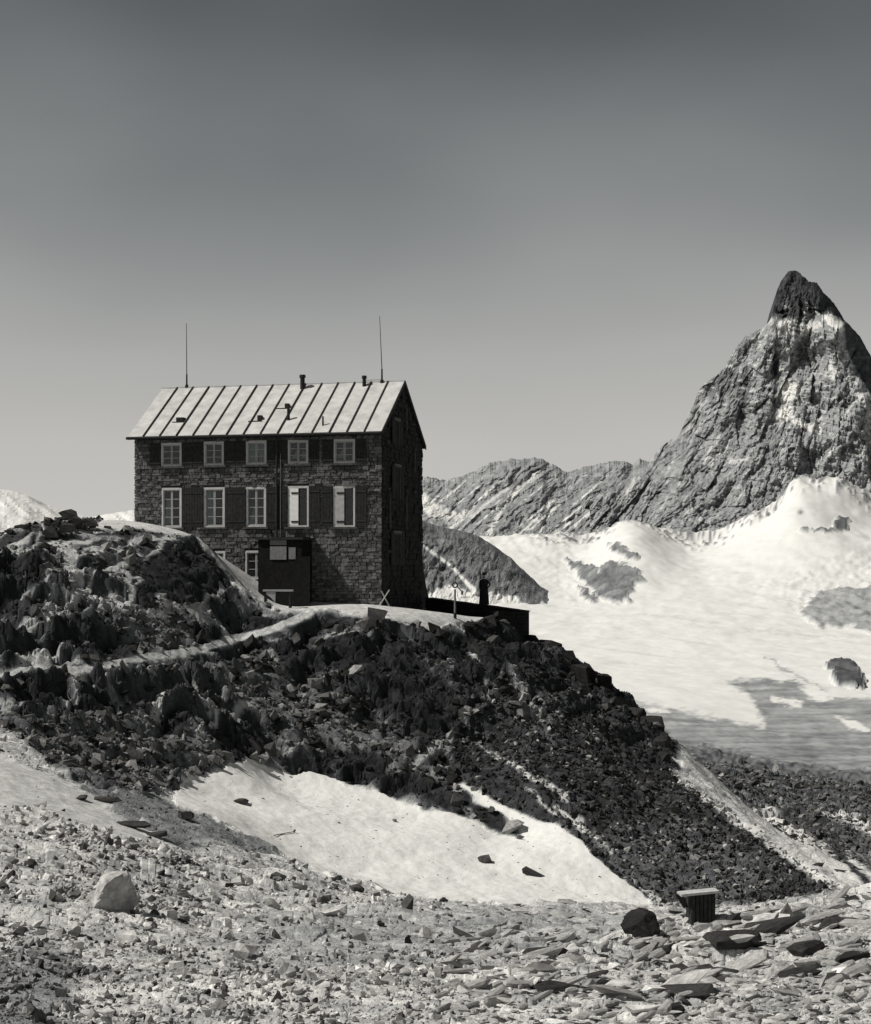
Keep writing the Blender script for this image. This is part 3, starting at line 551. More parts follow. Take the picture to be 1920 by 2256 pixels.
def near_tone(X, Y, Z0, PX, PY, f, slope):
    n = fbm(X/1.1, Y/1.3, 5, 400); n2 = fbm(X/.35, Y/.4, 3, 410); n3 = fbm(X/5, Y/5, 3, 420)
    left = sm(760, 330, PX); low = sm(1500, 1650, PY)
    flat = f['tread']
    kn = .038+.02*n2+.015*n + left*(.01+.40*flat*sm(-.15, .25, n+.5*n3)) + (1-left)*.22*flat*sm(.05, .5, n)
    kn = kn+low*.05*sm(-.2, .5, n)
    kn = kn*(1-f['gm'])+f['gm']*(.12+.06*n2+.05*n)
    kn = kn*(1-f['lm'])+f['lm']*(.40+.06*n)
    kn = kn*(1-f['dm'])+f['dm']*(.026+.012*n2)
    kn = np.clip(kn, .02, .5)
    fo = np.clip(.48+.16*n2+.12*n, .12, .66)
    smooth_grey = polymask(PX, PY, [(480, 2030), (700, 2010), (1300, 2000), (1420, 2030), (1300, 2100), (900, 2120), (500, 2150)], 30)
    fo = fo*(1-.28*smooth_grey)
    dl = polymask(PX+30*n, PY+20*n, [(-80, 2256), (-80, 2110), (120, 2080), (230, 2140), (130, 2256), (60, 2400)], 25)
    fo = fo*(1-.55*dl)
    fa = np.clip(.045+.03*n2+.02*n, .02, .3)
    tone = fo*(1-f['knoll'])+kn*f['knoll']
    tone = tone*(1-f['talus'])+f['talus']*np.clip(.20+.05*n, .1, .4)
    tone = tone*(1-f['lpath'])+f['lpath']*(.50+.04*n)
    fa = fa*(1-.7*f['gm'])+f['gm']*.7*(.11+.05*n2)
    fa = fa*(1-f['lm'])+f['lm']*.3
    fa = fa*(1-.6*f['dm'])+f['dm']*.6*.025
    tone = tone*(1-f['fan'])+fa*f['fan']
    bey = sm(1400, 1500, PX)*sm(76, 84, Y); tb = np.clip(.09+.10*n+.05*n2, .035, .4)
    tone = tone*(1-bey)+bey*tb
    pale = np.zeros(PX.shape); mx = PX+6*f['w1']; my = PY+6*f['w2']
    for ln, w in (([(1050, 1630), (1097, 1668), (1143, 1697), (1189, 1722), (1252, 1762)], [1, 4, 5, 6, 3]), ([(1155, 1742), (1205, 1778), (1235, 1790)], [2, 3, 3]), ([(1225, 1772), (1300, 1830), (1350, 1872)], [5, 7, 2]),
                  ([(1385, 1935), (1430, 1970), (1465, 1995)], [2, 5, 6]), ([(1040, 1440), (1062, 1465)], [3, 5]), ([(1484, 1708), (1510, 1722), (1545, 1752), (1590, 1785), (1650, 1822), (1700, 1862), (1760, 1902), (1850, 1965)], [6, 9, 6, 8, 6, 6, 9, 8]),
                  ([(1478, 1668), (1505, 1690), (1520, 1700)], [3, 5, 4]), ([(1572, 1745), (1620, 1775), (1680, 1812), (1740, 1850)], [2, 4, 8, 14]),
                  ([(1690, 1795), (1740, 1832), (1800, 1880), (1860, 1925), (1920, 1972)], [16, 16, 15, 22, 26]), ([(1785, 1787), (1840, 1800), (1890, 1815), (1960, 1840)], [3, 9, 14, 16]), ([(1790, 1850), (1850, 1898)], [5, 6]), ([(1812, 1822), (1870, 1885), (1940, 1955)], [2, 4, 9])):
        pale = np.maximum(pale, linemask(mx, my, ln, w, 3))
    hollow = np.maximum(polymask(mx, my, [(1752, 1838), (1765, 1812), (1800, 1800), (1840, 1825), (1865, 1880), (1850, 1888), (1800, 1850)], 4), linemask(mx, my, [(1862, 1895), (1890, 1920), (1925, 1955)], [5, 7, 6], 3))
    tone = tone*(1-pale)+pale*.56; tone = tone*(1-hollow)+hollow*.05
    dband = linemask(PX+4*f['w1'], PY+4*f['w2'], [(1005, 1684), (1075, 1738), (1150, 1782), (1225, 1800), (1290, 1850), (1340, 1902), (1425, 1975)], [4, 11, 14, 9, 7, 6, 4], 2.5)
    tone = tone*(1-f['path'])+f['path']*(.42+.06*n)
    tone = tone*(1-f['terr'])+f['terr']*(.50+.05*n)
    tone = tone*(1-f['snow'])+f['snow']*.68
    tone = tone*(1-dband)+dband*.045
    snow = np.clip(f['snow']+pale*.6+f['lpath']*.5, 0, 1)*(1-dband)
    return tone, snow

ncol = np.concatenate([np.arange(-700, -40, 25), np.arange(-40, 1960, 3.6), np.arange(1960, 2600, 25)]).astype(float)
nrow = np.concatenate([np.arange(1.5, 9, .25), np.arange(9, 20, .045), np.arange(20, 30, .08), np.arange(30, 58, .12), np.arange(58, 92, .085), np.arange(92, 160, .35), np.arange(160, 330, 6)])
PXg, DDg = np.meshgrid(ncol, nrow)
Xn, Yn, Z0n, PYn = near_surface(PXg, DDg)
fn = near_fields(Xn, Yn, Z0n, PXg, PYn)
Zn = near_height(Xn, Yn, Z0n, PXg, PYn, fn)
gy = np.gradient(Zn, axis=0)/np.gradient(Yn, axis=0); gx = np.gradient(Zn, axis=1)/np.gradient(Xn, axis=1)
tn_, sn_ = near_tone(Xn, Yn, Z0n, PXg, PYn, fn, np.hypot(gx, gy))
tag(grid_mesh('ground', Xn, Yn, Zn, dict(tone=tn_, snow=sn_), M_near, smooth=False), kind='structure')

def lookup(px, D):
    """height, tone and masks of the ground at (px, D) from the grid"""
    i = np.interp(px, ncol, np.arange(len(ncol))); j = np.interp(D, nrow, np.arange(len(nrow)))
    i0 = np.clip(i.astype(int), 0, len(ncol)-2); j0 = np.clip(j.astype(int), 0, len(nrow)-2); fi = i-i0; fj = j-j0
    g = lambda A: (A[j0, i0]*(1-fi)+A[j0, i0+1]*fi)*(1-fj)+(A[j0+1, i0]*(1-fi)+A[j0+1, i0+1]*fi)*fj
    return g
def ground_z(x, y):
    px = np.array([x/y*F+960.]); D = np.array([float(y)]); return float(lookup(px, D)(Zn)[0])

def gD(px, py):
    """depth at which the photo ray meets the near ground"""
    Ds = nrow[(nrow > 8) & (nrow < 150)]; g = lookup(np.full(len(Ds), float(px)), Ds)(Zn); line = (HY-py)/F*Ds; w = np.where(g >= line)[0]
    return float(Ds[w[0]]) if len(w) else 60.
# ------------------------------------------------------------------ stones
def hull_rock(rng_, n=11, flat=(1, .7, .5)):
    b = bmesh.new()
    for i in range(n):
        v = rng_.normal(size=3); v /= np.abs(v).max()**.6*np.linalg.norm(v)**.4
        b.verts.new(Vector(v)*float(rng_.uniform(.8, 1)))
    r = bmesh.ops.convex_hull(b, input=b.verts); bmesh.ops.delete(b, geom=[e for e in r['geom_interior'] if isinstance(e, bmesh.types.BMVert)], context='VERTS')
    bmesh.ops.triangulate(b, faces=b.faces)
    b.verts.index_update(); V = np.array([v.co[:] for v in b.verts]); T = np.array([[v.index for v in f.verts] for f in b.faces]); b.free()
    V -= V.mean(0); V /= np.abs(V).max(0); V = V*.5*np.array(flat); return V, T
PR = np.random.default_rng(5)
CHUNK = [hull_rock(PR, 10, (1, .8, .7)) for _ in range(14)]
SLAB = [hull_rock(PR, 10, (1, .65, .2)) for _ in range(14)]
def rotm(ax, ay, az):
    cx, sx = np.cos(ax), np.sin(ax); cy, sy = np.cos(ay), np.sin(ay); cz, sz = np.cos(az), np.sin(az); n = len(ax); Rm = np.zeros((n, 3, 3))
    Rm[:, 0, 0] = cz*cy; Rm[:, 0, 1] = cz*sy*sx-sz*cx; Rm[:, 0, 2] = cz*sy*cx+sz*sx
    Rm[:, 1, 0] = sz*cy; Rm[:, 1, 1] = sz*sy*sx+cz*cx; Rm[:, 1, 2] = sz*sy*cx-cz*sx
    Rm[:, 2, 0] = -sy; Rm[:, 2, 1] = cy*sx; Rm[:, 2, 2] = cy*cx; return Rm
def scatter(name, px, D, size, tone, protos, tilt=.35, az=None, sink=.15):
    n = len(px); g = lookup(px, D); z = g(Zn); x = (px-960)/F*D
    Rm = rotm(RNG.normal(0, tilt, n), RNG.normal(0, tilt, n), RNG.uniform(0, 6.28, n) if az is None else az+RNG.normal(0, .5, n))
    k = RNG.integers(0, len(protos), n); Vs = []; Ts = []; A = []; off = 0
    for i, (V, T) in enumerate(protos):
        s = np.where(k == i)[0]
        if not len(s): continue
        W_ = np.einsum('nij,vj->nvi', Rm[s], V)*size[s, None, None]*RNG.uniform(.8, 1.2, (len(s), 1, 3))
        W_ += np.stack([x[s], D[s], z[s]+size[s]*(.5*np.abs(V[:, 2]).max()*2*.5-sink*.5)], 1)[:, None, :]
        Vs.append(W_.reshape(-1, 3)); Ts.append((T[None]+(np.arange(len(s))*len(V))[:, None, None]+off).reshape(-1, 3)); A.append(np.repeat(tone[s], len(V))); off += len(s)*len(V)
    o = tri_mesh(name, np.concatenate(Vs), np.concatenate(Ts), dict(tone=np.concatenate(A)), M_rock); tag(o, kind='stuff'); return o
def sample(n, px0, px1, D0, D1, dens, p=1.0):
    px = RNG.uniform(px0, px1, n); u = RNG.uniform(0, 1, n); D = 1/((1-u)/D0**p+u/D1**p)**(1/p)
    g = lookup(px, D); w = dens({k: g(v) for k, v in fn.items() if k in ('snow', 'knoll', 'fan', 'path', 'terr', 'lpath', 'talus', 'pwide', 'dm', 'gm', 'lm')}, px, g(PYn), D)
    m = RNG.uniform(0, 1, n) < w; return px[m], D[m]
# foreground scree
px, D = sample(26000, -60, 1980, 10.5, 60, lambda f, px, py, D: (1-f['knoll'])*(1-f['snow'])*(1-f['fan'])*(1-f['terr'])*(1-.93*f['lpath'])*(1-.85*f['talus'])*(.35+.65*sm(-.35, .25, fbm(px/90, D/3., 3, 555)))*(1-.7*sm(.0, .1, ((px > 450) & (px < 1400) & (py > 2000) & (py < 2110))*1.)), 1.0)
sz = np.clip(RNG.lognormal(0, .6, len(px))*8.3, 4, 44)*D/F
def gtone(px, D, lo, hi, dark, sg=.35):
    k = lookup(px, D)(tn_)*np.exp(RNG.normal(0, sg, len(px))); k = np.where(RNG.uniform(0, 1, len(px)) < dark, k*.18, k); return np.clip(k, lo, hi)
tn = gtone(px, D, .03, .66, .24, .30); right = px > 1000
scatter('scree_stones', px[~right], D[~right], sz[~right], tn[~right], CHUNK, .6, sink=.0)
pq = RNG.uniform(120, 460, 900); dq = RNG.uniform(21, 36, 900)
scatter('scree_cover', pq, dq, np.clip(RNG.lognormal(0, .5, 900)*11, 5, 34)*dq/F, gtone(pq, dq, .03, .66, .2, .3), CHUNK, .5)
scatter('slate_scree', px[right], D[right], sz[right]*1.9, tn[right], SLAB, .22, az=.35, sink=.0)
# fan of dark blocks right of the knoll
px, D = sample(15000, 1000, 1930, 55, 84, lambda f, px, py, D: f['fan']*(1-f['snow'])*(1-.6*f['dm'])*.95, -1.)
scatter('fan_blocks', px, D, np.clip(RNG.lognormal(0, .4, len(px))*8.5, 4, 24)*D/F, gtone(px, D, .018, .38, .25, .95)*1.2, CHUNK, .6)
# knoll blocks
px, D = sample(26000, -60, 1200, 52, 88, lambda f, px, py, D: f['knoll']*(f['snow'] < .02)*(1-f['pwide'])*(1-f['terr'])*(1-.75*f['dm'])*(1-.6*f['lm'])*(.3+.35*sm(1430, 1600, py)+.5*f['gm']), -1.)
scatter('knoll_blocks', px, D, np.clip(RNG.lognormal(0, .65, len(px))*8.5, 4, 52)*D/F, gtone(px, D, .02, .28, .15, .6)*1.1, CHUNK, .6)
px, D = sample(2600, 380, 1440, 55, 68, lambda f, px, py, D: (f['snow'] > .9)*.16, -1.)
scatter('snow_grit', px, D, np.clip(RNG.lognormal(0, .5, len(px))*4., 2.5, 13)*D/F, np.full(len(px), .07), SLAB, .3)
# rubble beyond the fan
px, D = sample(7000, 1470, 1960, 76, 154, lambda f, px, py, D: sm(74, 84, D)*(1-f['fan'])*.6, -1.)
scatter('slope_rubble', px, D, np.clip(RNG.lognormal(0, .5, len(px))*8, 4, 26)*D/F, np.clip(RNG.lognormal(-2.2, .6, len(px)), .03, .4), CHUNK, .6)

# ------------------------------------------------------------------ the hut
M_mortar = plain('mortar', .055, s=4, bump=.3)
M_wall = plain('wall_stone', .10, s=5., amt=(.35, 1.8), bump=.8, dist=.05)
M_wallp = plain('pale_wall_stone', .135, s=5., amt=(.6, 1.4), bump=.6, dist=.05)
M_walld = plain('dark_wall_stone', .07, s=5., amt=(.5, 1.5), bump=.6, dist=.05)
M_roof = plain('sheet_roof', .50, (1, .995, .97), s=1.6, amt=(.72, 1.12), bump=.12, rough=.55, dist=.03)
M_seam = plain('dark_seam', .035, s=8)
M_wood = plain('dark_timber', .035, s=5, amt=(.6, 1.5), bump=.3)
M_shut = plain('dark_shutter', .03, s=7, amt=(.6, 1.4), bump=.2)
M_white = plain('white_paint', .52, (1, .995, .97), s=5, amt=(.75, 1.05), bump=.1)
M_bright = plain('fresh_white_paint', .8, (1, .995, .97), s=5, amt=(.85, 1.05), bump=.1)
M_dull = plain('shade_dulled_paint', .10, s=6)  # frame paint darkened to carry the shade of the gable
M_pale = plain('weathered_paint', .42, s=6, amt=(.7, 1.1))
M_black = plain('shadow_dark_timber', .012, s=6, amt=(.6, 1.5))  # near-black colour stands in for the shadow over the porch
M_board = plain('grey_board', .17, s=9, amt=(.7, 1.25))
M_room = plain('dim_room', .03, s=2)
M_curt = plain('pale_curtain', .55, s=3, amt=(.7, 1.1), bump=.4, dist=.05)
M_iron = plain('dark_iron', .03, s=10, rough=.5, bump=.1)
M_parapet = plain('shade_dark_masonry', .022, s=3, amt=(.5, 1.5), bump=.6, dist=.06)
m, t, b = mat_base('window_glass'); M_glass = m
t.nodes.remove(b); gl = N(t, 'ShaderNodeBsdfGlossy'); gl.inputs['Roughness'].default_value = .03; tr = N(t, 'ShaderNodeBsdfTransparent'); tr.inputs[0].default_value = (.7, .75, .75, 1)
fr = N(t, 'ShaderNodeFresnel'); fr.inputs[0].default_value = 1.5; ms = N(t, 'ShaderNodeMixShader'); t.links.new(fr.outputs[0], ms.inputs[0]); t.links.new(tr.outputs[0], ms.inputs[1]); t.links.new(gl.outputs[0], ms.inputs[2])
t.links.new(ms.outputs[0], t.nodes['Material Output'].inputs[0])

TH = math.atan2(.232, .973)                       # the facade is turned 13.4 degrees
ex = Vector((math.cos(TH), -math.sin(TH), 0)); ey = Vector((math.sin(TH), math.cos(TH), 0))
LEN = 13.79; DEP = 8.64
O = Vector((-2.78, 84, 0))-ex*LEN                 # front left corner at eye height
def fac(px, py, y0=0.):
    """photo pixel -> (x, z) on the facade plane local y = y0"""
    r = Vector(((px-960)/F, 1, (HY-py)/F)); o = O+ey*y0; s = o.dot(ey)/r.dot(ey); p = r*s-O
    return p.dot(ex), p.z
def gab(px, py):
    r = Vector(((px-960)/F, 1, (HY-py)/F)); o = O+ex*LEN; s = o.dot(ex)/r.dot(ex); p = r*s-O
    return p.dot(ey), p.z
hut = thing('mountain_hut', 'three-storey dark stone mountain hut with pale sheet-metal gable roof on the rocky knoll', 'hut', O, -TH)
EZ = 7.72; RZ = 10.87; BZ = -3.2; EY = -.42; RY = DEP/2; SL = (RZ-EZ)/(RY-EY)
hb = bmesh.new(); wt = EZ+SL*(.14-EY)-.12
prism(hb, [(.12, BZ), (DEP-.02, BZ), (DEP-.02, wt), (RY, RZ-.14), (.12, wt)], 'x', .1, LEN-.1)
obj('wall', hb, M_mortar, hut)

openings = []                                     # x0, x1, z0, z1 on the facade
def rect(px0, px1, py0, py1):
    x0, z1 = fac(px0, py0); x1, _ = fac(px1, py0); _, z0 = fac(px0, py1); return x0, x1, z0, z1
UP = [rect(356, 401, 976, 1028), rect(450, 494, 973, 1026), rect(543, 588, 971, 1024), rect(635, 680, 969, 1022), rect(736, 783, 968, 1021)]
LO = [rect(357, 401, 1075, 1163), rect(450, 496, 1074, 1162), rect(543, 587, 1073, 1161), rect(635, 681, 1071, 1161), rect(735, 783, 1071, 1161)]
GR = [rect(452, 497, 1214, 1275), rect(541, 589, 1213, 1276)]
PORCH = rect(594, 688, 1187, 1330)
openings = UP+LO+GR+[(PORCH[0], PORCH[1]-.1, -2, PORCH[3])]

def stone_mesh(seed):
    r = random.Random(seed); b = bmesh.new(); box(b, -.5, .5, -.5, .5, -.5, .5)
    bmesh.ops.bevel(b, geom=list(b.edges), offset=.09, segments=1, affect='EDGES', profile=.5)
    for v in b.verts: v.co += Vector((r.uniform(-.05, .05), r.uniform(-.09, .09), r.uniform(-.06, .06)))
    me = bpy.data.meshes.new('stone'); b.to_mesh(me); b.free(); return me
STM = []
for i in range(9):
    me = stone_mesh(i); me.materials.append((M_wall, M_wall, M_wallp, M_walld, M_wall, M_walld, M_wallp, M_wall, M_walld)[i]); STM.append(me)
SHADEST = []
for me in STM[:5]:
    q = me.copy(); q.materials.clear(); q.materials.append(M_parapet); SHADEST.append(q)  # same stones recoloured dark, so the colour carries the shade
def course_stones(W_, z0, top, opens, seed, hmin=.11, hmax=.22, wmin=.15, wmax=.46):
    r = random.Random(seed); out = []; z = z0
    while z < top(0.5*W_) or z < top(0):
        h = r.uniform(hmin, hmax); x = 0
        while x < W_-.05:
            w = min(r.uniform(wmin, wmax), W_-x)
            if W_-(x+w) < .15: w = W_-x
            a, b_ = x, x+w; segs = [(a, b_)]
            for (o0, o1, p0, p1) in opens:
                if z+h*.75 > p0 and z+h*.25 < p1:
                    n_ = []
                    for (s0, s1) in segs:
                        if s1 <= o0 or s0 >= o1: n_.append((s0, s1))
                        else:
                            if o0-s0 > .08: n_.append((s0, o0))
                            if s1-o1 > .08: n_.append((o1, s1))
                    segs = n_
            for (s0, s1) in segs:
                zt = min(z+h, top(s0)-.02, top(s1)-.02)
                if zt-z > .06: out.append((s0, s1, z, zt))
            x += w
        z += h
    return out
def lay(stones, parent, frame, nmax, seed, depth=.16, joined_name='rubble_masonry', mat=None, zmin=-9):
    """frame(u, z) -> local point on the wall face, and rotation; the largest become parts, the rest one piece"""
    r = random.Random(seed); order = sorted(range(len(stones)), key=lambda i: -(stones[i][1]-stones[i][0])*(stones[i][3]-stones[i][2]) + (9 if stones[i][2] < zmin else 0))
    big = set(order[:nmax]); J = {}
    for i, (a, b_, z0, z1) in enumerate(stones):
        k = r.randrange(len(STM)); g = .012; dy = r.uniform(-.03, .04)
        p, rz = frame((a+b_)/2, dy); p = Vector((p[0], p[1], (z0+z1)/2)); sc = (max(.05, b_-a-g), depth, max(.04, z1-z0-g))
        if i in big:
            o = bpy.data.objects.new('stone', STM[k]); COL.objects.link(o); o.parent = parent; o.location = p; o.rotation_euler = (0, r.uniform(-.07, .07), rz); o.scale = sc
        else:
            mi = STM[k].materials[0].name; bm = J.setdefault(mi, bmesh.new()); n0 = len(bm.verts)
            bm.from_mesh(STM[k]); bm.verts.ensure_lookup_table(); Mx = Matrix.Translation(p)@Matrix.Rotation(rz, 4, 'Z')@Matrix.Rotation(r.uniform(-.07, .07), 4, 'Y')@Matrix.Diagonal((*sc, 1))
            bmesh.ops.transform(bm, matrix=Mx, verts=bm.verts[n0:])
    if J:
        names = list(J); big_bm = bmesh.new(); me = bpy.data.meshes.new(joined_name)
        for idx, nme in enumerate(names):
            tmp = bpy.data.meshes.new('t'); J[nme].to_mesh(tmp); J[nme].free(); f0 = len(big_bm.faces); big_bm.from_mesh(tmp); big_bm.faces.ensure_lookup_table()
            for f in big_bm.faces[f0:]: f.material_index = idx
            bpy.data.meshes.remove(tmp)
        big_bm.to_mesh(me); big_bm.free()
        for nme in names: me.materials.append(bpy.data.materials[nme])
        o = bpy.data.objects.new(joined_name, me); COL.objects.link(o); o.parent = parent; o['kind'] = 'stuff'
ft = lambda u: EZ+.12
st = course_stones(LEN, -1.6, ft, openings, 3)
vis = [s for s in st if s[3] > max(-1.5, 1.7-(s[0]-1.5)*.9 if s[0] < 6 else -9)]
lay(vis, hut, lambda u, dy: ((u, .04+dy), 0), 292, 5)
gt = lambda u: (wt+.08 if False else min(EZ+SL*(u-EY), EZ+SL*(2*RY-EY-u))-.12)
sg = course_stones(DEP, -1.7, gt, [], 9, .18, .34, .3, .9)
keep = STM; STM = SHADEST
lay(sg, hut, lambda u, dy: ((LEN-.02-dy, u), math.pi/2), 8, 6, joined_name='gable_masonry'); STM = keep  # gable laid in the dark copies: its shade is in the colour
# side walls at the rear are plain body; quoins on the front right corner
def batter():
    b_ = bmesh.new(); prism(b_, [(DEP-.3, -3), (DEP+2.2, -3), (DEP+1.9, -1.0), (DEP+1.2, -.25), (DEP+.6, .7), (DEP+.2, 1.6), (DEP-.02, 2.5), (DEP-.3, 2.5)], 'x', .1, LEN-.05)
    obj('buttress', b_, M_parapet, hut)
batter()

def win(x0, x1, z0, z1, cols_, rows, shutters=(1, 1), curtain=None, leaf=False, sill=True, name='window'):
    w = x1-x0; h = z1-z0; fw = .095
    b_ = bmesh.new()                                        # outer frame
    box(b_, x0, x0+fw, -.03, .11, z0, z1); box(b_, x1-fw, x1, -.03, .11, z0, z1)
    box(b_, x0+fw, x1-fw, -.028, .11, z1-fw*1.25, z1); box(b_, x0+fw, x1-fw, -.028, .11, z0, z0+fw*.9)
    f = obj(name, b_, M_white, hut)
    obj('dark_room_sheet', bx(x0+fw, x1-fw, .112, .117, z0+fw*.9, z1-fw*1.25), M_room, f)  # dark sheet stands in for the unlit room behind
    cw = (w-2*fw)/2
    for s in (0, 1):
        a = x0+fw+s*cw+.01; c = a+cw-.02; q = .04; zz0 = z0+fw*.9+.01; zz1 = z1-fw*1.25-.01
        if leaf and s == 0: continue
        b_ = bmesh.new(); box(b_, a, a+q, .02, .06, zz0, zz1); box(b_, c-q, c, .02, .06, zz0, zz1)
        box(b_, a+q, c-q, .022, .058, zz0, zz0+q); box(b_, a+q, c-q, .022, .058, zz1-q, zz1)
        for k in range(1, rows):
            zk = zz0+(zz1-zz0)*k/rows; box(b_, a+q, c-q, .026, .054, zk-.014, zk+.014)
        obj('casement', b_, M_pale if not leaf else M_shut, f)
        obj('pane', bx(a+q, c-q, .038, .043, zz0+q, zz1-q), M_glass, f)
    if curtain:
        for (u0, u1, v0, v1, u2, u3) in curtain:             # hanging cloth, tapered where it stands for a sunlit triangle, bottom u0..u1, top u2..u3
            b_ = bmesh.new(); zz = z0+h*v0; zt = z0+h*v1; n = 9; prev = None
            for i in range(n+1):
                q = i/n; y = .085+.012*math.sin(i*2.1); l = b_.verts.new((x0+w*(u0+(u1-u0)*q), y, zz)); u_ = b_.verts.new((x0+w*(u2+(u3-u2)*q), y, zt))
                if prev: b_.faces.new([prev[0], l, u_, prev[1]])
                prev = (l, u_)
            o = obj('curtain', b_, M_curt, f); sd = o.modifiers.new('solid', 'SOLIDIFY'); sd.thickness = .006
    if sill: obj('sill', bx(x0-.16, x1+.16, -.16, .05, z0-.11, z0-.004), M_walld, hut)
    sw = w/2+.02
    for s, on in zip((-1, 1), shutters):
        if not on: continue
        xa = x0-.03-sw if s < 0 else x1+.03
        b_ = bmesh.new(); nb = 4
        for k in range(nb): box(b_, xa+k*sw/nb, xa+(k+1)*sw/nb-.012, -.085, -.055, z0+.01, z1-.01)
        sh = obj('shutter', b_, M_shut, hut)
        for zq in (.14, .86): obj('batten', bx(xa+.02, xa+sw-.02, -.105, -.086, z0+h*zq-.04, z0+h*zq+.04), M_wood, sh)
    if leaf:
        a = x0+fw; c = a+cw
        lf = obj('shutter_leaf', bx(a+.005, c, -.025, .012, z0+fw*.9, z1-fw*1.25), M_pale if leaf == 2 else M_bright, f)
        for zq in (.13, .83): obj('hinge_strap', bx(a+.1, c-.01, -.05, -.026, z0+h*zq-.05, z0+h*zq+.04), M_shut, f)
    return f
CURT = {2: [(.05, .42, .1, .93, .1, .5), (.62, .95, .1, .93, .5, .9)], 3: [(.12, .5, .22, .58, .42, .5), (.62, .9, .22, .52, .7, .76)], 4: [(.12, .5, .22, .58, .40, .5)]}  # tapered pieces give the sunlit triangles on the curtains as shapes
for i, r_ in enumerate(UP): win(*r_, 2, 3, curtain=CURT.get(i))
CL = {0: [(.12, .45, .08, .7, .2, .5)], 1: [(.1, .46, .05, .9, .12, .46)], 2: [(.1, .5, .05, .5, .35, .5)]}
for i, r_ in enumerate(LO): win(*r_, 2, 4, curtain=CL.get(i), leaf={3: 1, 4: 2}.get(i, 0), shutters=((0, 1) if i == 0 else (1, 1)))
for i, r_ in enumerate(GR): win(*r_, 2, 3, shutters=(0, 0), sill=False)
# porch with its boards and canopy
px0, px1, _, pz = PORCH; pd = 1.75
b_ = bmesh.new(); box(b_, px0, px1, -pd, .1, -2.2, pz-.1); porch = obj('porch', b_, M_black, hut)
obj('porch_roof', bx(px0-.12, px1+.12, -pd-.15, .05, pz-.1, pz+.02), M_seam, porch)
a0, a1, c0, c1 = rect(595, 632, 1204, 1233); y_ = -pd
def pr(pxa, pxb, pya, pyb, y0):
    xa, zb = fac(pxa, pya, y0); xb, _ = fac(pxb, pya, y0); _, za = fac(pxa, pyb, y0); return xa, xb, za, zb
xa, xb, za, zb = pr(596, 632, 1204, 1233, y_); obj('notice_board', bx(xa, xb, y_-.05, y_-.005, za, zb), M_board, porch)
xa, xb, za, zb = pr(596, 632, 1190, 1201, y_); obj('name_board', bx(xa, xb, y_-.05, y_-.005, za, zb), M_board, porch)
xa, xb, za, zb = pr(637, 652, 1206, 1232, y_); obj('small_notice', bx(xa, xb, y_-.04, y_-.005, za, zb), M_board, porch)
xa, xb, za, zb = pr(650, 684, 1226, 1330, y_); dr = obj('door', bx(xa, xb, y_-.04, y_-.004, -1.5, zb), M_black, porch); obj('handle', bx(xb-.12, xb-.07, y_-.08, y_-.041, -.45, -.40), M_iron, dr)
# gable windows: pale lintels and narrow dark shutters in the shade
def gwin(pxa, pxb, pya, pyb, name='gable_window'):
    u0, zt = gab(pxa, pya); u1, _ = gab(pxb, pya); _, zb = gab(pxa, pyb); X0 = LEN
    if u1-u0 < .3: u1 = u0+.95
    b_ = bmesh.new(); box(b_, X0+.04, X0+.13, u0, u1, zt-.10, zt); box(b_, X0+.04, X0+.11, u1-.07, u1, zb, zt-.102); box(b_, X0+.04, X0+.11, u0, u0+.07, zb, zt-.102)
    f = obj(name, b_, M_dull, hut); obj('lintel', bx(X0+.05, X0+.15, u0+.02, u1-.02, zt+.004, zt+.07), M_board, f); obj('dark_room_sheet', bx(X0+.05, X0+.056, u0+.072, u1-.072, zb, zt-.102), M_room, f)  # the dark sheet here also stands in for an unlit room
    for s in (-1, 1):
        v0 = u0-.04-.5 if s < 0 else u1+.04
        obj('shutter', bx(X0+.09, X0+.13, v0, v0+.5, zb, zt-.02), M_shut, hut)
gwin(866, 878, 922, 978); gwin(866, 880, 1024, 1098); gwin(864, 881, 1172, 1245)
gwin(893, 903, 925, 960) if False else None
for (a, c) in ((893, 985), (911, 991), (893, 1082), (911, 1085), (893, 1215), (909, 1215), (853, 973), (855, 1077), (855, 1215), (893, 902), (908, 935)):
    u, z = gab(a, c); obj('shutter_catch', bx(LEN+.04, LEN+.16, u-.05, u+.05, z-.06, z+.06), M_dull, hut)
for (a, c, d) in ((893, 902, 948), (911, 995, 1040), (857, 1080, 1165), (893, 1090, 1165)):
    u, z = gab(a, c); _, z2 = gab(a, d); obj('shutter_edge', bx(LEN+.05, LEN+.13, u-.03, u+.03, z2, z-.065), M_dull, hut)

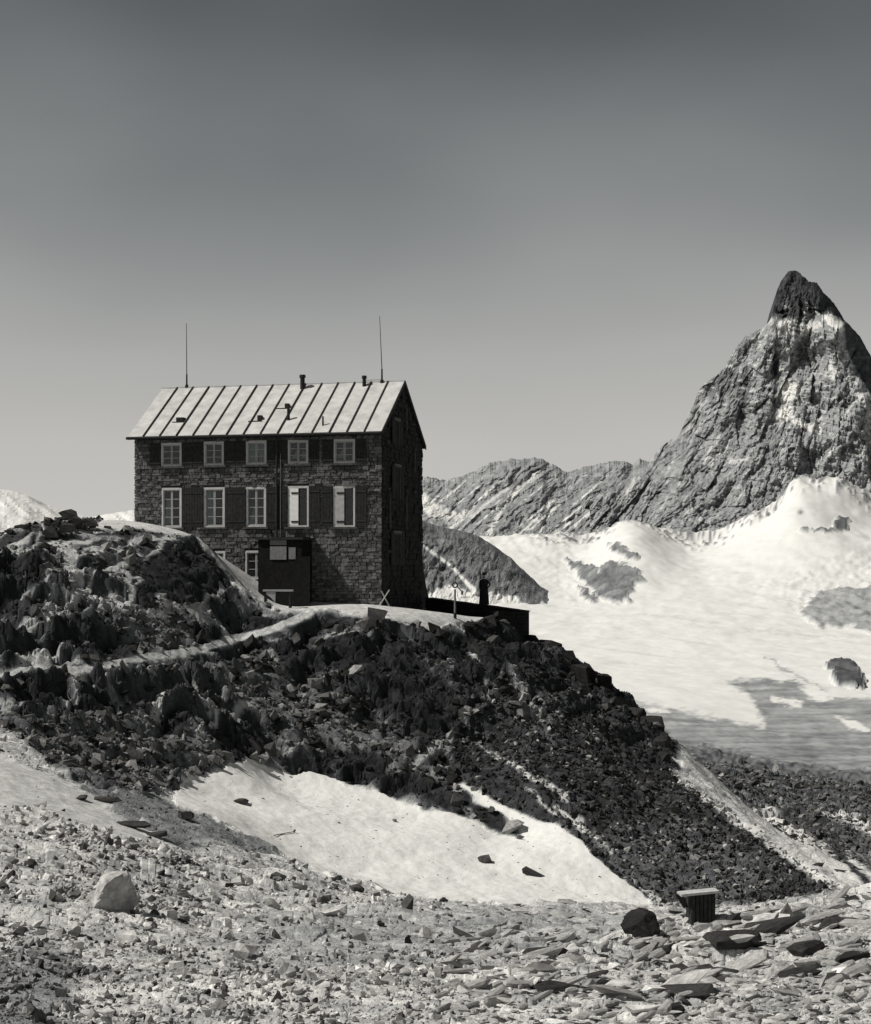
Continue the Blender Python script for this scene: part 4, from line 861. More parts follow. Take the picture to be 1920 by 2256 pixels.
# roof: underlay, one sheet per bay, ribs between
RX0 = -.25; RX1 = LEN+.12
def rp(x, v, up=0.):
    """point on the front slope: v = 0 eave .. 1 ridge"""
    n = Vector((0, -(RZ-EZ), (RY-EY))).normalized(); return Vector((x, EY+(RY-EY)*v, EZ+(RZ-EZ)*v))+n*up
rb = bmesh.new(); BY = 2*RY-EY
prism(rb, [(EY+.02, EZ-.16), (EY+.02, EZ-.03), (RY, RZ-.03), (BY-.02, EZ-.03), (BY-.02, EZ-.16), (RY, RZ-.2)], 'x', RX0+.02, RX1-.02)
roof = obj('roof', rb, M_wood, hut)
nb = 15; bw = (RX1-RX0)/nb
def sheet_piece(x0, x1, up0, up1, v0=0, v1=1, side=1):
    b_ = bmesh.new(); c = []
    for up in (up0, up1):
        for (x, v) in ((x0, v0), (x1, v0), (x1, v1), (x0, v1)):
            p = rp(x, v, up)
            if side < 0: p.y = 2*RY-p.y
            c.append(b_.verts.new(p))
    for f in ((0, 1, 2, 3), (4, 5, 6, 7), (0, 1, 5, 4), (1, 2, 6, 5), (2, 3, 7, 6), (3, 0, 4, 7)): b_.faces.new([c[i] for i in f])
    return b_
for side in (1, -1):
    for k in range(nb):
        x0 = RX0+k*bw; obj('roof_sheet', sheet_piece(x0+.03, x0+bw-.03, -.025, .006+.006*((k*7) % 3), 0, .995, side), M_roof, roof)
    for k in range(1, nb): obj('rib', sheet_piece(RX0+k*bw-.032, RX0+k*bw+.032, -.03, .075, -.005, .998, side), M_seam, roof)  # dark rib colour stands in for shade along the ribs
obj('ridge_cap', bx(RX0, RX1, RY-.07, RY+.07, RZ-.03, RZ+.035), M_roof, roof)
b_ = bmesh.new(); tube(b_, (RX0-.02, EY-.05, EZ-.08), (RX1-.05, EY-.05, EZ-.08), .075, n=8); obj('gutter', b_, M_seam, hut)
b_ = bmesh.new(); prism(b_, [(EY-.03, EZ-.22), (EY-.03, EZ+.02), (RY, RZ+.05), (BY+.03, EZ+.02), (BY+.03, EZ-.22), (RY, RZ-.22)], 'x', RX1-.018, RX1+.03); obj('verge_board', b_, M_wood, roof)
dx, dz = fac(612, 960); b_ = bmesh.new(); tube(b_, (dx, -.14, EZ-.15), (dx, -.14, fac(612, 1185)[1]), .06); obj('downpipe', b_, M_seam, hut)
dx += .2; b_ = bmesh.new(); tube(b_, (dx, -.1, fac(612, 1000)[1]), (dx, -.1, fac(612, 1185)[1]), .025); obj('cable', b_, M_board, hut)
# things standing on the roof
def roofpt(px, py):
    r = Vector(((px-960)/F, 1, (HY-py)/F)); n = ey*(-(RZ-EZ))+Vector((0, 0, RY-EY)); n.normalize()
    o = O+Vector((0, 0, EZ))+ey*EY; s = o.dot(n)/r.dot(n); p = r*s-O; return Vector((p.dot(ex), p.dot(ey), p.z))
def pipe(px, py, h, r, cap=True, name='stovepipe'):
    p = roofpt(px, py); b_ = bmesh.new(); tube(b_, p-Vector((0, 0, .1)), p+Vector((0, 0, h)), r, r*.92, 10); o = obj(name, b_, M_iron, hut)
    if cap: b_ = bmesh.new(); tube(b_, p+Vector((0, 0, h-.02)), p+Vector((0, 0, h+.13)), r*1.35, r*1.2, 10); obj('cap', b_, M_iron, o)
    return o
pipe(667, 856, .62, .14); pipe(803, 850, .42, .11); pipe(636, 925, .62, .085, False); pipe(712, 938, .5, .05, False)
def hatch(px, py, w, h, d, name='roof_vent'):
    p = roofpt(px, py); b_ = bmesh.new(); box(b_, p.x-w/2, p.x+w/2, p.y-.1, p.y+d, p.z-.1, p.z+h)
    for v in b_.verts:
        if v.co.z > p.z+.5*h and v.co.y > p.y: v.co.z += .0
    o = obj(name, b_, M_iron, hut); return o
hatch(398, 928, .42, .20, .3); hatch(573, 925, .22, .24, .2); hatch(633, 899, .20, .24, .2)
b_ = bmesh.new(); p = roofpt(392, 931); box(b_, p.x-.3, p.x+.42, p.y-.05, p.y+.02, p.z-.02, p.z+.05); obj('snow_guard', b_, M_iron, hut)
b_ = bmesh.new(); p = roofpt(560, 929); box(b_, p.x-.3, p.x+.45, p.y-.05, p.y+.02, p.z-.02, p.z+.05); obj('snow_guard', b_, M_iron, hut)
b_ = bmesh.new(); p = roofpt(620, 901); box(b_, p.x-.25, p.x+.35, p.y-.05, p.y+.02, p.z-.02, p.z+.05); obj('snow_guard', b_, M_iron, hut)
def rod(px, py, top, lean):
    p = roofpt(px, py); zt = (HY-top)/F*(O+ex*p.x+ey*p.y).y
    b_ = bmesh.new(); tube(b_, p-Vector((0, 0, .1)), p+Vector((0, 0, .75)), .055, .045); o = obj('lightning_rod', b_, M_iron, hut)
    b_ = bmesh.new(); tube(b_, p+Vector((0, 0, .7)), Vector((p.x+lean, p.y, zt)), .026, .014, 6); obj('rod_tip', b_, M_iron, o)
    b_ = bmesh.new(); tube(b_, p, p+Vector((0, 0, .16)), .12, .09); obj('rod_foot', b_, M_iron, o)
rod(412, 854, 712, -.02); rod(842, 843, 696, -.13)
b_ = bmesh.new(); pa = roofpt(803, 846); pb = roofpt(842, 846); tube(b_, (pa.x, RY, RZ+.12), (pb.x, RY, RZ+.12), .012, n=5); obj('ridge_wire', b_, M_iron, hut)

# ------------------------------------------------------------------ terrace wall and cairn
def wall_run(name, label, cat, A, B, topA, topB, botA, botB, th, rows_seed, grp=None):
    """A, B plan points of the near face, tops and bottoms in metres"""
    A = Vector(A); B = Vector(B); d = (B-A); L = d.length; ang = math.atan2(d.y, d.x)
    t_ = thing(name, label, cat, (A.x, A.y, 0), ang)
    b_ = bmesh.new()
    vs = [b_.verts.new(c) for c in ((.03, .06, botA), (L-.03, .06, botB), (L-.03, .06, topB-.06), (.03, .06, topA-.06), (.03, th, botA), (L-.03, th, botB), (L-.03, th, topB-.06), (.03, th, topA-.06))]
    for f in ((0, 1, 2, 3), (4, 5, 6, 7), (0, 1, 5, 4), (1, 2, 6, 5), (2, 3, 7, 6), (3, 0, 4, 7)): b_.faces.new([vs[i] for i in f])
    obj('core', b_, M_parapet, t_)
    r = random.Random(rows_seed); zb = min(botA, botB); x = 0; out = []
    z = zb
    while z < max(topA, topB):
        h = r.uniform(.2, .34); x = -r.uniform(0, .2)
        while x < L:
            w = r.uniform(.3, .85); a = max(x, 0); c = min(x+w, L); x += w
            tm = topA+(topB-topA)*(a+c)/2/L; bm_ = botA+(botB-botA)*(a+c)/2/L
            if z+h*.6 > tm or z < bm_-.3 or c-a < .1: continue
            out.append((a, c, z, min(z+h, tm-.05)))
        z += h
    global STM
    keep = STM; STM = SHADEST; lay(out, t_, lambda u, dy: ((u, .05+dy), 0), 280, rows_seed, depth=.14); STM = keep
    n = max(2, int(L/.7))                                     # flat coping stones along the top
    for k in range(n):
        a = L*k/n; c = L*(k+1)/n-.015; za = topA+(topB-topA)*a/L; zc = topA+(topB-topA)*c/L; b_ = bmesh.new()
        jz = r.uniform(-.012, .015); vs = [b_.verts.new(q) for q in ((a, -.06, za-.06+jz), (c, -.06, zc-.06+jz), (c, th+.05, zc-.06+jz), (a, th+.05, za-.06+jz), (a, -.06, za+jz), (c, -.06, zc+jz), (c, th+.05, zc+jz), (a, th+.05, za+jz))]
        for f in ((0, 3, 2, 1), (4, 5, 6, 7), (0, 1, 5, 4), (1, 2, 6, 5), (2, 3, 7, 6), (3, 0, 4, 7)): b_.faces.new([vs[i] for i in f])
        obj('coping_stone', b_, M_parapet, t_)
    return t_
pA = P(938, 1317, 92.2); pB = P(1150, 1345, 86.6)
wall_run('terrace_wall', 'dark dry-stone parapet wall along the far right edge of the terrace', 'wall', (pA.x, pA.y, 0), (pB.x, pB.y, 0), pA.z, pB.z, pA.z-1.0, P(1160, 1440, 86.6).z, .6, 31)
qA = P(966, 1390, 82.2); qB = P(1088, 1364, 85.6)
wall_run('retaining_wall', 'black retaining wall holding up the front right side of the terrace', 'wall', (qA.x, qA.y, 0), (qB.x, qB.y, 0), qA.z, qB.z, qA.z-2.2, qB.z-2.6, .5, 32)
# corner bastion under the parapet end
cA = P(1086, 1350, 85.6); cB = P(1153, 1350, 86.2)
b0 = P(1160, 1425, 86.2)
wall_run('corner_bastion', 'tall dark masonry corner at the right end of the terrace wall', 'wall', (cA.x, cA.y, 0), (b0.x-.05, b0.y, 0), P(1086, 1345, 85.6).z, P(1150, 1350, 86.2).z, b0.z-1.2, b0.z-1.2, 1.2, 33)
# a person on the parapet
M_coat = plain('dark_cloth', .02, s=9, amt=(.7, 1.3)); M_skin = plain('skin', .30, (1, .97, .93), s=20, amt=(.9, 1.05)); M_hat = plain('dark_felt', .025, s=9)
fp = P(1067, 1336, 88.9); man = thing('person', 'person in a long dark coat and dark hat standing on the far terrace wall', 'person', (fp.x, fp.y, fp.z), R(-12))
SK = [((0, 0, .96), .150), ((0, 0, 1.14), .135), ((0, 0, 1.34), .165), ((0, -.01, 1.49), .065), ((0, -.02, 1.58), .070), ((0, -.02, 1.68), .095), ((0, -.01, 1.75), .075),
      ((-.10, 0, .90), .105), ((-.12, 0, .50), .070), ((-.12, .02, .10), .050), ((-.13, -.13, .04), .042), ((.10, 0, .90), .105), ((.11, -.02, .50), .070), ((.12, 0, .10), .050), ((.14, -.15, .04), .042),
      ((-.19, 0, 1.42), .070), ((-.26, .02, 1.16), .052), ((-.20, -.11, .96), .042), ((-.15, -.14, .92), .036), ((.19, 0, 1.42), .070), ((.33, .04, 1.20), .052), ((.22, -.10, 1.00), .042), ((.15, -.14, .97), .036)]
ED = [(0, 1), (1, 2), (2, 3), (3, 4), (4, 5), (5, 6), (0, 7), (7, 8), (8, 9), (9, 10), (0, 11), (11, 12), (12, 13), (13, 14), (2, 15), (15, 16), (16, 17), (17, 18), (2, 19), (19, 20), (20, 21), (21, 22)]
me = bpy.data.meshes.new('body'); me.from_pydata([p for p, r_ in SK], ED, []); body = bpy.data.objects.new('body', me); COL.objects.link(body); body.parent = man
md = body.modifiers.new('skin', 'SKIN'); sv = me.skin_vertices[0].data
for i, (p_, r_) in enumerate(SK): sv[i].radius = (r_, r_*.85)
sv[0].use_root = True; sb = body.modifiers.new('sub', 'SUBSURF'); sb.levels = 2; sb.render_levels = 2
bpy.context.view_layer.update(); dg = bpy.context.evaluated_depsgraph_get(); nm = bpy.data.meshes.new_from_object(body.evaluated_get(dg)); body.modifiers.clear(); body.data = nm; nm.name = 'body'
nm.materials.clear(); nm.materials.append(M_coat); nm.materials.append(M_skin)
for f in nm.polygons: f.material_index = 1 if (f.center.z > 1.50) else 0; f.use_smooth = True
def lathe(bm, prof, ex_=1., ey_=1., n=16, off=(0, 0)):
    R0 = [[bm.verts.new((off[0]+r_*ex_*math.cos(2*math.pi*i/n), off[1]+r_*ey_*math.sin(2*math.pi*i/n), z_)) for i in range(n)] for r_, z_ in prof]
    for p_, q_ in zip(R0[:-1], R0[1:]):
        for i in range(n): bm.faces.new([p_[i], p_[(i+1) % n], q_[(i+1) % n], q_[i]])
    bm.faces.new(R0[0][::-1]); bm.faces.new(R0[-1])
b_ = bmesh.new(); lathe(b_, [(.29, .10), (.265, .5), (.235, .8), (.21, 1.0), (.205, 1.12), (.235, 1.34), (.22, 1.43), (.10, 1.50)], 1.0, .68); obj('coat', b_, M_coat, man)
b_ = bmesh.new(); lathe(b_, [(.10, 1.735), (.175, 1.745), (.175, 1.757), (.108, 1.765), (.10, 1.84), (.075, 1.865), (.02, 1.86)], 1, 1.1, off=(0, -.01)); obj('hat', b_, M_hat, man)
b_ = bmesh.new(); lathe(b_, [(.012, 1.60), (.02, 1.63), (.010, 1.665)], 1, 1.2, 8, (0, -.115)); obj('nose', b_, M_skin, man)

# ------------------------------------------------------------------ small things on the terrace
M_pole = plain('weathered_pole', .16, s=9); M_palew = plain('pale_wood', .42, s=9)
D = 83.5; g0 = P(1003, 1363, D); gz = ground_z(g0.x, g0.y)
po = thing('marker_post', 'slim post with a ring-shaped head standing on the bright terrace', 'post', (g0.x, g0.y, gz))
H = g0.z-gz
b_ = bmesh.new(); tube(b_, (0, 0, -.2), (0, 0, P(1003, 1298, D).z-gz), .055, .05); obj('post', b_, M_pole, po)
b_ = bmesh.new(); zc = P(1003, 1289, D).z-gz; n = 12; R1 = .13
for i in range(n):
    a = 2*math.pi*i/n; c = 2*math.pi*(i+1)/n; tube(b_, (R1*math.cos(a), 0, zc+R1*math.sin(a)), (R1*math.cos(c), 0, zc+R1*math.sin(c)), .045, n=6)
obj('ring', b_, M_iron, po)
b_ = bmesh.new(); tube(b_, (.16, 0, zc-.12), (.36, 0, zc-.34), .03); tube(b_, (.36, 0, zc-.28), (.36, 0, zc-.5), .06); obj('bracket', b_, M_pole, po)
b_ = bmesh.new(); tube(b_, (0, 0, -.05), (0, 0, .28), .085, .08); obj('foot', b_, M_iron, po)
# crossed poles (saw horse)
g0 = P(848, 1331, 83.2); gz = ground_z(g0.x, g0.y); sh = thing('sawhorse', 'pale crossed-pole sawhorse at the right front corner of the hut', 'sawhorse', (g0.x, g0.y, gz)); k = 83.2/F
for (ox) in (0, .55):
    b_ = bmesh.new(); tube(b_, (-14*k, ox, -.05), (10*k, ox, 36*k), .028, n=6); obj('leg', b_, M_palew, sh)
    b_ = bmesh.new(); tube(b_, (11*k, ox+.06, -.05), (-8*k, ox+.06, 34*k), .028, n=6); obj('leg', b_, M_palew, sh)
b_ = bmesh.new(); tube(b_, (1*k, -.05, 17*k), (1*k, .65, 17*k), .025, n=6); obj('crossbar', b_, M_palew, sh)
# table with pale top left of the terrace
D = 80.5; g0 = P(614, 1330, D); gz = g0.z; k = D/F; tb = thing('wooden_table', 'low pale-topped wooden table at the left end of the terrace', 'table', (g0.x, g0.y, gz))
obj('tabletop', bx(-33*k, 32*k, -.35, .35, 27*k, 31*k), M_palew, tb)
for (a, c) in ((-28, -.28), (26, -.28), (-28, .28), (26, .28)): obj('leg', bx(a*k-.05, a*k+.05, c-.05, c+.05, -.5, 27*k), M_wood, tb)
b_ = bmesh.new(); v = [b_.verts.new(c) for c in ((-31*k, -.33, 26*k), (-5*k, -.33, 26*k), (-6*k, -.33, 3*k), (-14*k, -.33, 12*k))]; b_.faces.new(v)
o = obj('side_board', b_, M_palew, tb); sd = o.modifiers.new('solid', 'SOLIDIFY'); sd.thickness = .04
# small box-like shed on the saddle
D = gD(1536, 2021); g0 = P(1536, 2021, D); k = D/F
bxs = thing('wooden_box_shed', 'small dark wooden box-shaped shed with slanting pale lid at the foot of the dark scree', 'shed', (g0.x, g0.y, g0.z), R(8))
M_shed = plain('tarred_boards', .03, s=12, amt=(.5, 1.6), bump=.4)
b_ = bmesh.new(); w = 27*k; vs = [b_.verts.new(c) for c in ((-w, -.4, -.25), (w, -.4, -.25), (w, -.05, -.25), (-w, -.05, -.25), (-w*.98, -.4, 57*k), (w, -.4, 62*k), (w, -.05, 64*k), (-w*.98, -.05, 59*k))]
for f in ((0, 3, 2, 1), (4, 5, 6, 7), (0, 1, 5, 4), (1, 2, 6, 5), (2, 3, 7, 6), (3, 0, 4, 7)): b_.faces.new([vs[i] for i in f])
obj('body', b_, M_shed, bxs)
for i in range(6):
    a = -w+2*w*i/6; obj('plank', bx(a+.008, a+2*w/6-.008, -.43, -.402, -.2, (57.5+5*i/6)*k), M_shed, bxs)
b_ = bmesh.new(); vs = [b_.verts.new(c) for c in ((-w-.22, -.5, 57.5*k), (w+.05, -.5, 63.5*k), (w+.05, -.2, 64*k), (-w-.22, -.2, 58*k))]
b_.faces.new(vs); o = obj('lid', b_, M_palew, bxs); sd = o.modifiers.new('solid', 'SOLIDIFY'); sd.thickness = .045; sd.offset = 1
b_ = bmesh.new(); vs = [b_.verts.new(c) for c in ((-w-.30, -.35, 60*k), (-w-.12, -.35, 55*k), (-w-.02, -.3, 30*k), (-w-.12, -.3, 28*k))]; b_.faces.new(vs)
o = obj('open_flap', b_, M_shed, bxs); sd = o.modifiers.new('solid', 'SOLIDIFY'); sd.thickness = .06
pl = P(1592, 2013, 54.0); o = thing('plank', 'long dark plank lying on the ground right of the box-shaped shed', 'plank', (pl.x, pl.y, pl.z), R(6)); obj('board', bx(-.55, .6, -.09, .09, -.08, .06), M_shed, o)

# ------------------------------------------------------------------ single rocks
def rock_obj(name, px, py, D, wpx, hpx, dep, tone, label, cat='rock', grp=None, seed=0, n=16, pts_=None, rz=0, tilt=(0, 0)):
    rg = np.random.default_rng(seed+900); k = D/F; b = bmesh.new()
    if pts_:
        for (a, c, y) in pts_: b.verts.new((a*k, y, c*k))
    else:
        for i in range(n):
            v = rg.normal(size=3); v /= np.abs(v).max()**.7*np.linalg.norm(v)**.3
            b.verts.new((v[0]*wpx*k/2, v[1]*dep/2, v[2]*hpx*k/2+hpx*k*.38))
    r = bmesh.ops.convex_hull(b, input=b.verts); bmesh.ops.delete(b, geom=[e for e in r['geom_interior'] if isinstance(e, bmesh.types.BMVert)], context='VERTS')
    p = P(px, py, D); o = obj(name, b, M_rock, None, p); o.rotation_euler = (tilt[0], tilt[1], rz)
    at = o.data.attributes.new('tone', 'FLOAT', 'POINT'); at.data.foreach_set('value', np.full(len(o.data.vertices), tone, np.float32))
    return tag(o, label, cat, grp)
def on_ground(name, px, py, *a, **kw):
    return rock_obj(name, px, py, gD(px, py), *a, **kw)
def boulder(name, px, py, w_, h_, dep, tone, label, faces, seed):
    """a broken boulder: a ball cut by flat faces (nx, ny, nz, distance), slightly uneven"""
    D = gD(px, py); k = D/F; b = bmesh.new(); bmesh.ops.create_icosphere(b, subdivisions=4, radius=1); rg = np.random.default_rng(seed)
    fs = [(Vector(f[:3]).normalized(), f[3]) for f in faces]+[(Vector(rg.normal(size=3)).normalized(), rg.uniform(.75, .95)) for _ in range(9)]
    from mathutils import noise as mn
    for v in b.verts:
        d = v.co.normalized(); q = min([1.]+[c/d.dot(n_) for n_, c in fs if d.dot(n_) > .05]); q *= 1+.07*mn.noise(d*3.1+Vector((seed, 0, 0)))+.035*mn.noise(d*9)
        v.co = Vector((d.x*q*w_*k/2, d.y*q*dep/2, d.z*q*h_*k/2+h_*k*.36))
    p = P(px, py, D); o = obj(name, b, M_rock, None, p)
    at = o.data.attributes.new('tone', 'FLOAT', 'POINT'); at.data.foreach_set('value', np.full(len(o.data.vertices), tone, np.float32)); return tag(o, label, 'boulder')
boulder('pale_boulder', 258, 2006, 118, 104, .95, .50, 'large pale boulder with a black shaded right side on the left scree', [(.60, -.80, -.05, .16), (-.60, -.70, .35, .70), (-.1, -.2, 1, .78), (-.9, 0, .3, .8), (.9, .2, .3, .62)], 3)
boulder('dark_boulder', 1412, 2062, 104, 74, .8, .03, 'squat jagged black boulder on the pale scree left of the box-shaped shed', [(-.75, -.3, .75, .45), (.9, -.1, .2, .72), (.35, -.7, .35, .6), (-.5, -.9, -.1, .6), (.5, 0, 1, .8)], 8)
on_ground('pointed_rock', 1734, 2026, 0, 0, 0, .10, 'upright triangular dark rock pointing up at the right edge of the scree', 'rock', pts_=[(-20, -4, -.1), (22, -4, -.1), (2, 38, .02), (-18, 0, .2), (20, 0, .2), (6, 30, .1)])
on_ground('split_rock', 735, 2018, 62, 44, .5, .5, 'pale split rock with a dark cleft below the snow patch', 'rock', seed=12, n=12)
on_ground('grey_block', 545, 2105, 56, 34, .35, .42, 'grey block with a pointed dark side in the middle foreground scree', 'rock', seed=17, n=10)
on_ground('snow_stone', 532, 1770, 34, 12, .5, .05, 'small dark stone lying near the top of the snow patch', 'rock', seed=21)
on_ground('snow_stone', 1068, 1900, 34, 20, .5, .09, 'ragged dark stone in the middle of the snow patch', 'rock', seed=22)
on_ground('snow_slab', 1180, 1932, 0, 0, 0, .07, 'long dark slab sloping down right in the lower snow patch', 'rock', pts_=[(-30, 18, 0), (-20, 22, .2), (0, 6, 0), (28, -10, 0), (30, -4, .2), (-28, 8, 0), (24, -14, .1)])
on_ground('snow_stone', 870, 1810, 10, 7, .2, .12, 'tiny dark stone on the upper right of the snow patch', 'rock', seed=23)
for i, (a, c, w_, h_) in enumerate(((295, 1822, 80, 16), (340, 1842, 60, 12), (410, 1806, 36, 22), (180, 1762, 26, 12), (240, 1768, 70, 16))):
    on_ground('path_stone', a, c, w_, h_, .5, .055, ('long low dark stone beside the pale strip left of the snow patch', 'second low dark stone just right of the long one beside the pale strip', 'dark stone on the grey talus under the tip of the snow patch', 'small dark stone at the top of the pale strip on the left', 'flat dark stone between the pale strip and the blocky knoll foot')[i], 'rock', seed=30+i)
def stick(px, py, px2, py2, label):
    D = gD(px, py); a = P(px, py, D); D2 = gD(px2, py2); c = P(px2, py2, D2); z1 = ground_z(a.x, a.y); z2 = ground_z(c.x, c.y)
    o = thing('stick', label, 'stick', (a.x, a.y, z1+.03)); b = bmesh.new(); tube(b, (0, 0, 0), (c.x-a.x, c.y-a.y, z2-z1), .018, .012, 5); obj('wood', b, M_wood, o)
    b = bmesh.new(); tube(b, (c.x-a.x, c.y-a.y, z2-z1), (c.x-a.x+.05, c.y-a.y+.05, z2-z1+.06), .04, .03, 5); obj('stub', b, M_wood, o)
stick(604, 1843, 648, 1835, 'thin dark stick lying on the snow patch near its lower left edge')
# rocks on the crest of the knoll, left of the hut
crest_rocks = [
 (52, 1180, 76, [(-25, -14, 0), (-20, 22, 0), (-8, 26, .3), (8, 24, 0), (14, 18, .5), (20, -12, 0), (0, -16, .8), (10, 6, 1.1)], 'flat-topped dark block at the left end of the knoll crest'),
 (78, 1186, 76, [(-22, -8, 0), (-14, 20, 0), (-4, 24, .3), (12, 12, 0), (20, -8, 0), (0, -12, .7), (6, 4, .8)], 'blunt dark block second from the left on the knoll crest'),
 (106, 1184, 76, [(-24, -2, 0), (-6, 18, 0), (6, 30, .2), (12, 28, .3), (24, 0, 0), (10, -10, .6), (-16, -8, .4), (4, 10, .8)], 'sharp-pointed dark block on the knoll crest between two blunt ones'),
 (146, 1180, 77, [(-18, -8, 0), (-14, 24, 0), (4, 28, .2), (20, 24, 0), (24, -10, 0), (4, -12, .7), (2, 12, 1)], 'wide dark block under the perched rock on the knoll crest'),
 (152, 1134, 77.4, [(-24, 4, 0), (-12, -8, .1), (-14, 9, 0), (4, 13, .1), (14, 8, .3), (19, -3, .1), (12, -10, .2), (0, -8, .5), (2, 6, .6)], 'grey overhanging rock perched on top of the stacked crest blocks'),
 (166, 1152, 77.3, [(-10, -14, 0), (-8, 12, 0), (2, 16, .2), (20, 6, 0), (14, -14, .1), (4, -6, .6), (0, 10, .5)], 'dark rock directly holding up the perched rock'),
 (196, 1152, 78, [(-14, -10, 0), (-6, 8, 0), (4, 14, .2), (16, 4, .1), (22, -6, 0), (4, -10, .6), (4, 4, .7)], 'rounded dark rock right of the perched rock on the crest'),
 (236, 1168, 79, [(-10, -8, 0), (-6, 10, 0), (8, 9, .1), (14, -2, 0), (8, -10, .5), (2, 4, .5)], 'small dark block where the crest meets the pale ground near the hut'),
]
for i, (a, c, D, pp, lb) in enumerate(crest_rocks): rock_obj('crest_rock', a, c, D, 0, 0, 0, .055 if i != 4 else .12, lb, 'rock', pts_=pp, grp='rocks along the knoll crest')
# dark tongue of rock blocks on the knoll skyline, right
sky_rocks = [(1180, 1432, 86.5, 60, 26), (1225, 1447, 85.5, 56, 30), (1262, 1476, 84.5, 44, 34), (1300, 1506, 83.2, 50, 34), (1338, 1530, 82, 40, 36), (1372, 1572, 80.5, 40, 36), (1410, 1600, 79.5, 52, 34), (1450, 1632, 78, 50, 44), (1468, 1668, 76.5, 38, 44), (1466, 1700, 75, 40, 36)]
for i, (a, c, D, w_, h_) in enumerate(sky_rocks):
    rock_obj('skyline_block', a-w_*.3, c-2, D, w_*1.15, h_*1.4, 1.6, .028, ['flat dark block jutting out just below the corner of the terrace wall', 'dark ledge block second below the terrace corner on the skyline', 'third dark block down the right skyline of the knoll', 'dark block where the right skyline first steepens', 'squarish dark block halfway down the upper skyline', 'dark block above the notch in the right skyline', 'low dark block beside the notch in the right skyline', 'large dark shoulder block on the lower skyline', 'dark block under the shoulder on the lower skyline', 'lowest dark block where the pale strip begins'][i], 'rock', grp='dark blocks on the right skyline', seed=50+i, n=18)
# slabs of the right foreground, each one its own
slab_spec = [ # px, py, w, h, tilt, tone
 (1175, 2110, 120, 30), (1250, 2075, 60, 20), (1440, 2110, 66, 18), (1600, 2085, 130, 30), (1690, 2055, 150, 24), (1800, 2030, 120, 22), (1240, 2170, 110, 22), (1350, 2190, 130, 18), (1500, 2185, 150, 16), (1430, 2150, 70, 14), (1770, 2090, 110, 34), (1860, 2110, 130, 34), (1880, 2150, 90, 30), (1740, 2150, 70, 26), (1640, 2130, 120, 20), (1820, 2170, 130, 20), (1560, 2150, 80, 16), (1170, 2160, 80, 16), (1040, 2180, 90, 30), (1090, 2215, 60, 26), (1880, 2040, 110, 26), (1470, 2235, 60, 34), (1560, 2050, 60, 20), (1650, 2020, 50, 16), (1840, 1990, 130, 14)]
rs = random.Random(77)
GL = 'loose pale slate slab among the scattered slabs of the right foreground'
SLP = []
for q in range(8):
    rg = np.random.default_rng(q+60); b = bmesh.new(); nside = 8
    ang = np.sort(rg.uniform(0, 6.28, nside)); rad = rg.uniform(.33, .6, nside)
    for z_, s_ in ((-.5, .8), (0, 1.05), (.35, .9), (.5, .6)):
        for a_, r__ in zip(ang, rad): b.verts.new((math.cos(a_)*r__*s_*rg.uniform(.85, 1.1), math.sin(a_)*r__*s_*rg.uniform(.85, 1.1), z_+rg.uniform(-.16, .16)))
    bmesh.ops.convex_hull(b, input=b.verts); me = bpy.data.meshes.new('slab'); bmesh.ops.recalc_face_normals(b, faces=b.faces); b.to_mesh(me); b.free(); me.materials.append(M_rock)
    at = me.attributes.new('tone', 'FLOAT', 'POINT'); at.data.foreach_set('value', np.full(len(me.vertices), .36+.035*(q % 4), np.float32)); SLP.append(me)
def slab(px, py, w_, h_, label=GL, grp='slate slabs scattered over the right foreground', name='loose_rock', ri=None):
    D = gD(px, py); k = D/F; p = P(px, py, D); p.z = ground_z(p.x, p.y)
    o = bpy.data.objects.new(name, SLP[rs.randrange(8)]); COL.objects.link(o)
    o.location = p+Vector((0, 0, .12*h_*k)); o.scale = (w_*k, w_*k*rs.uniform(.45, .8), max(.04, h_*k*rs.uniform(.5, .9)))
    o.rotation_euler = (rs.gauss(-.12, .16), rs.gauss(-.24, .16), rs.gauss(.35, .45)); return tag(o, label, 'slab', grp)
SLAB_LABEL = ['long pale slab ending in a raised black tip, middle of the slates', 'small pale slab lying above the long raised slab', 'narrow pale slab in front of the black boulder', 'large pale slab under the pointed rock, rising to the right', 'long pale slab running behind the pointed rock', 'long flat pale slab below the right-hand crest', 'pale slab lying low in the centre of the slates', 'thin pale slab left of the bottom middle of the slates', 'widest thin slab near the bottom of the slates', 'short thin slab between the centre and the bottom of the slates', 'thick pale slab on the left of the heaped slabs', 'thick pale slab on the right of the heaped slabs', 'pale slab leaning under the heaped slabs at the right edge', 'pale slab under the left end of the heap', 'long thin slab in front of the heap, lying flat', 'long pale slab lowest before the heaped slabs', 'thin slab between the centre and the heap', 'short pale slab at the left part of the slates', 'pale tilted slab at the left border of the slates', 'small pale slab low at the left border of the slates', 'broad pale slab right under the crest at the photo edge', 'squarish pale slab at the very bottom', 'small pale slab close in front of the box-shaped shed', 'small pale slab on the crest left of the pointed rock', 'long flat slab lying along the right crest']
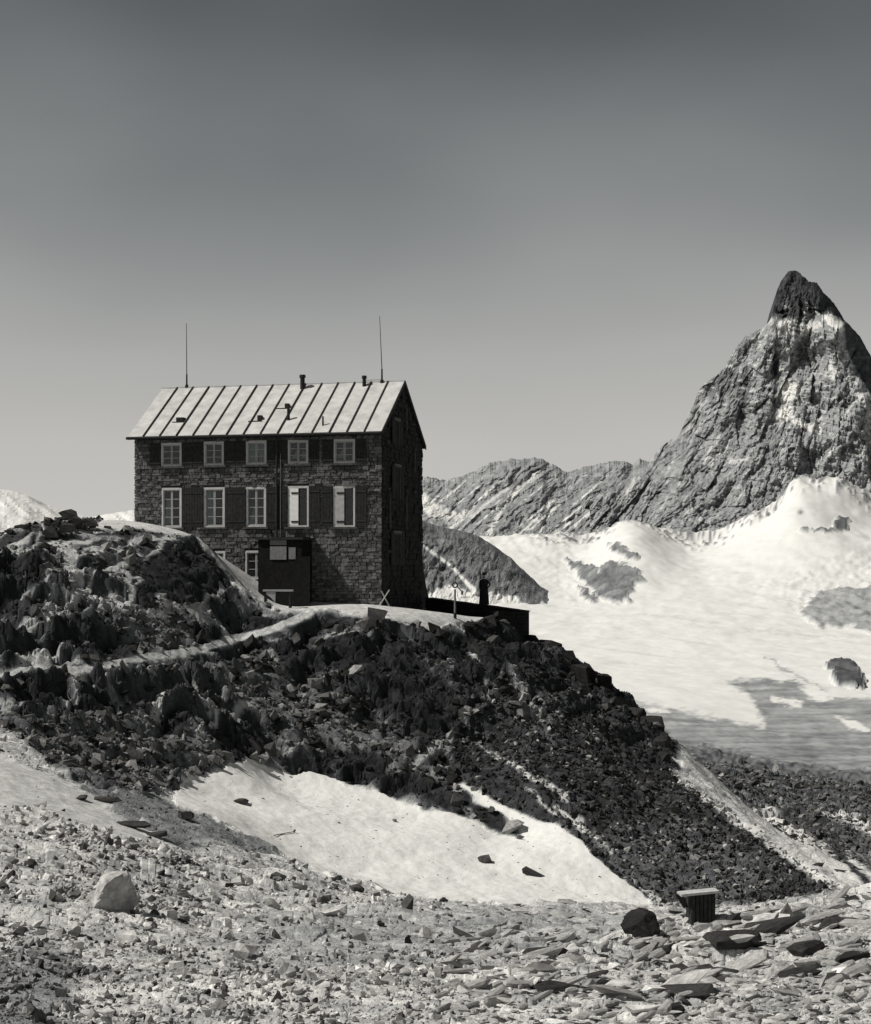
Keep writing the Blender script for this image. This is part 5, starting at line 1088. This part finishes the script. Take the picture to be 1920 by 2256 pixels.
for (a, c, w_, h_), lb in zip(slab_spec, SLAB_LABEL): slab(a, c, w_, h_, lb)
DK = bpy.data.meshes
def shade_copy(me):
    q = me.copy(); at = q.attributes['tone']; at.data.foreach_set('value', np.full(len(q.vertices), .045, np.float32)); return q  # darkened copy, painted as the shaded faces and gaps of slabs
SLP_SHADE = [shade_copy(q) for q in SLP]
for (a, c, w_, h_, rot, lb) in ((1185, 2108, 110, 34, .3, 'broad slab painted black as shade, tilting up to the right in the middle of the slates'), (1300, 2155, 90, 16, .1, 'thin slab painted dark as shade, lying flat left of the centre slates'), (1215, 2182, 120, 22, .35, 'long wedge painted dark as shade, low in the middle of the slates'),
    (1450, 2108, 70, 22, .3, 'oval slab painted dark as shade, under the black boulder'), (1610, 2082, 170, 30, .55, 'long slab edge painted black as shade, rising right towards the pointed rock'), (1690, 2050, 190, 26, .4, 'slab edge painted black as shade, behind the pointed rock'), (1775, 2100, 100, 34, .5, 'thick block painted black as shade, among the heaped slabs at right'),
    (1880, 2120, 110, 36, .2, 'block painted black as shade, at the right edge of the slates'), (1760, 2150, 100, 24, .2, 'low slab painted black as shade, under the heaped slabs'), (1850, 2045, 120, 26, .1, 'slab end painted dark as shade, below the right crest of the slates'), (1500, 2190, 150, 14, .05, 'long thin slab painted dark as shade, near the bottom of the slates'), (1620, 2030, 46, 24, .6, 'small notch stone painted black as shade, right of the dark plank'), (1085, 2210, 60, 22, .4, 'stone painted dark as shade, at the bottom left of the slates'), (1490, 2240, 40, 30, 0, 'squarish stone painted dark as shade, at the bottom edge'), (1330, 2170, 40, 26, 0, 'small pointed stone painted dark as shade, between pale slabs')):
    slab(a, c, w_, h_, lb, 'slabs with painted shade among the slates'); o = COL.objects[-1]; o.data = rs.choice(SLP_SHADE); o.rotation_euler = (rs.gauss(.1, .1), rs.gauss(-.1, .1), rot)
for i in range(210):
    a = rs.uniform(960, 1915); c = rs.uniform(2060-max(0, a-1300)*.13, 2250); slab(a, c, rs.uniform(16, 70), rs.uniform(7, 20))
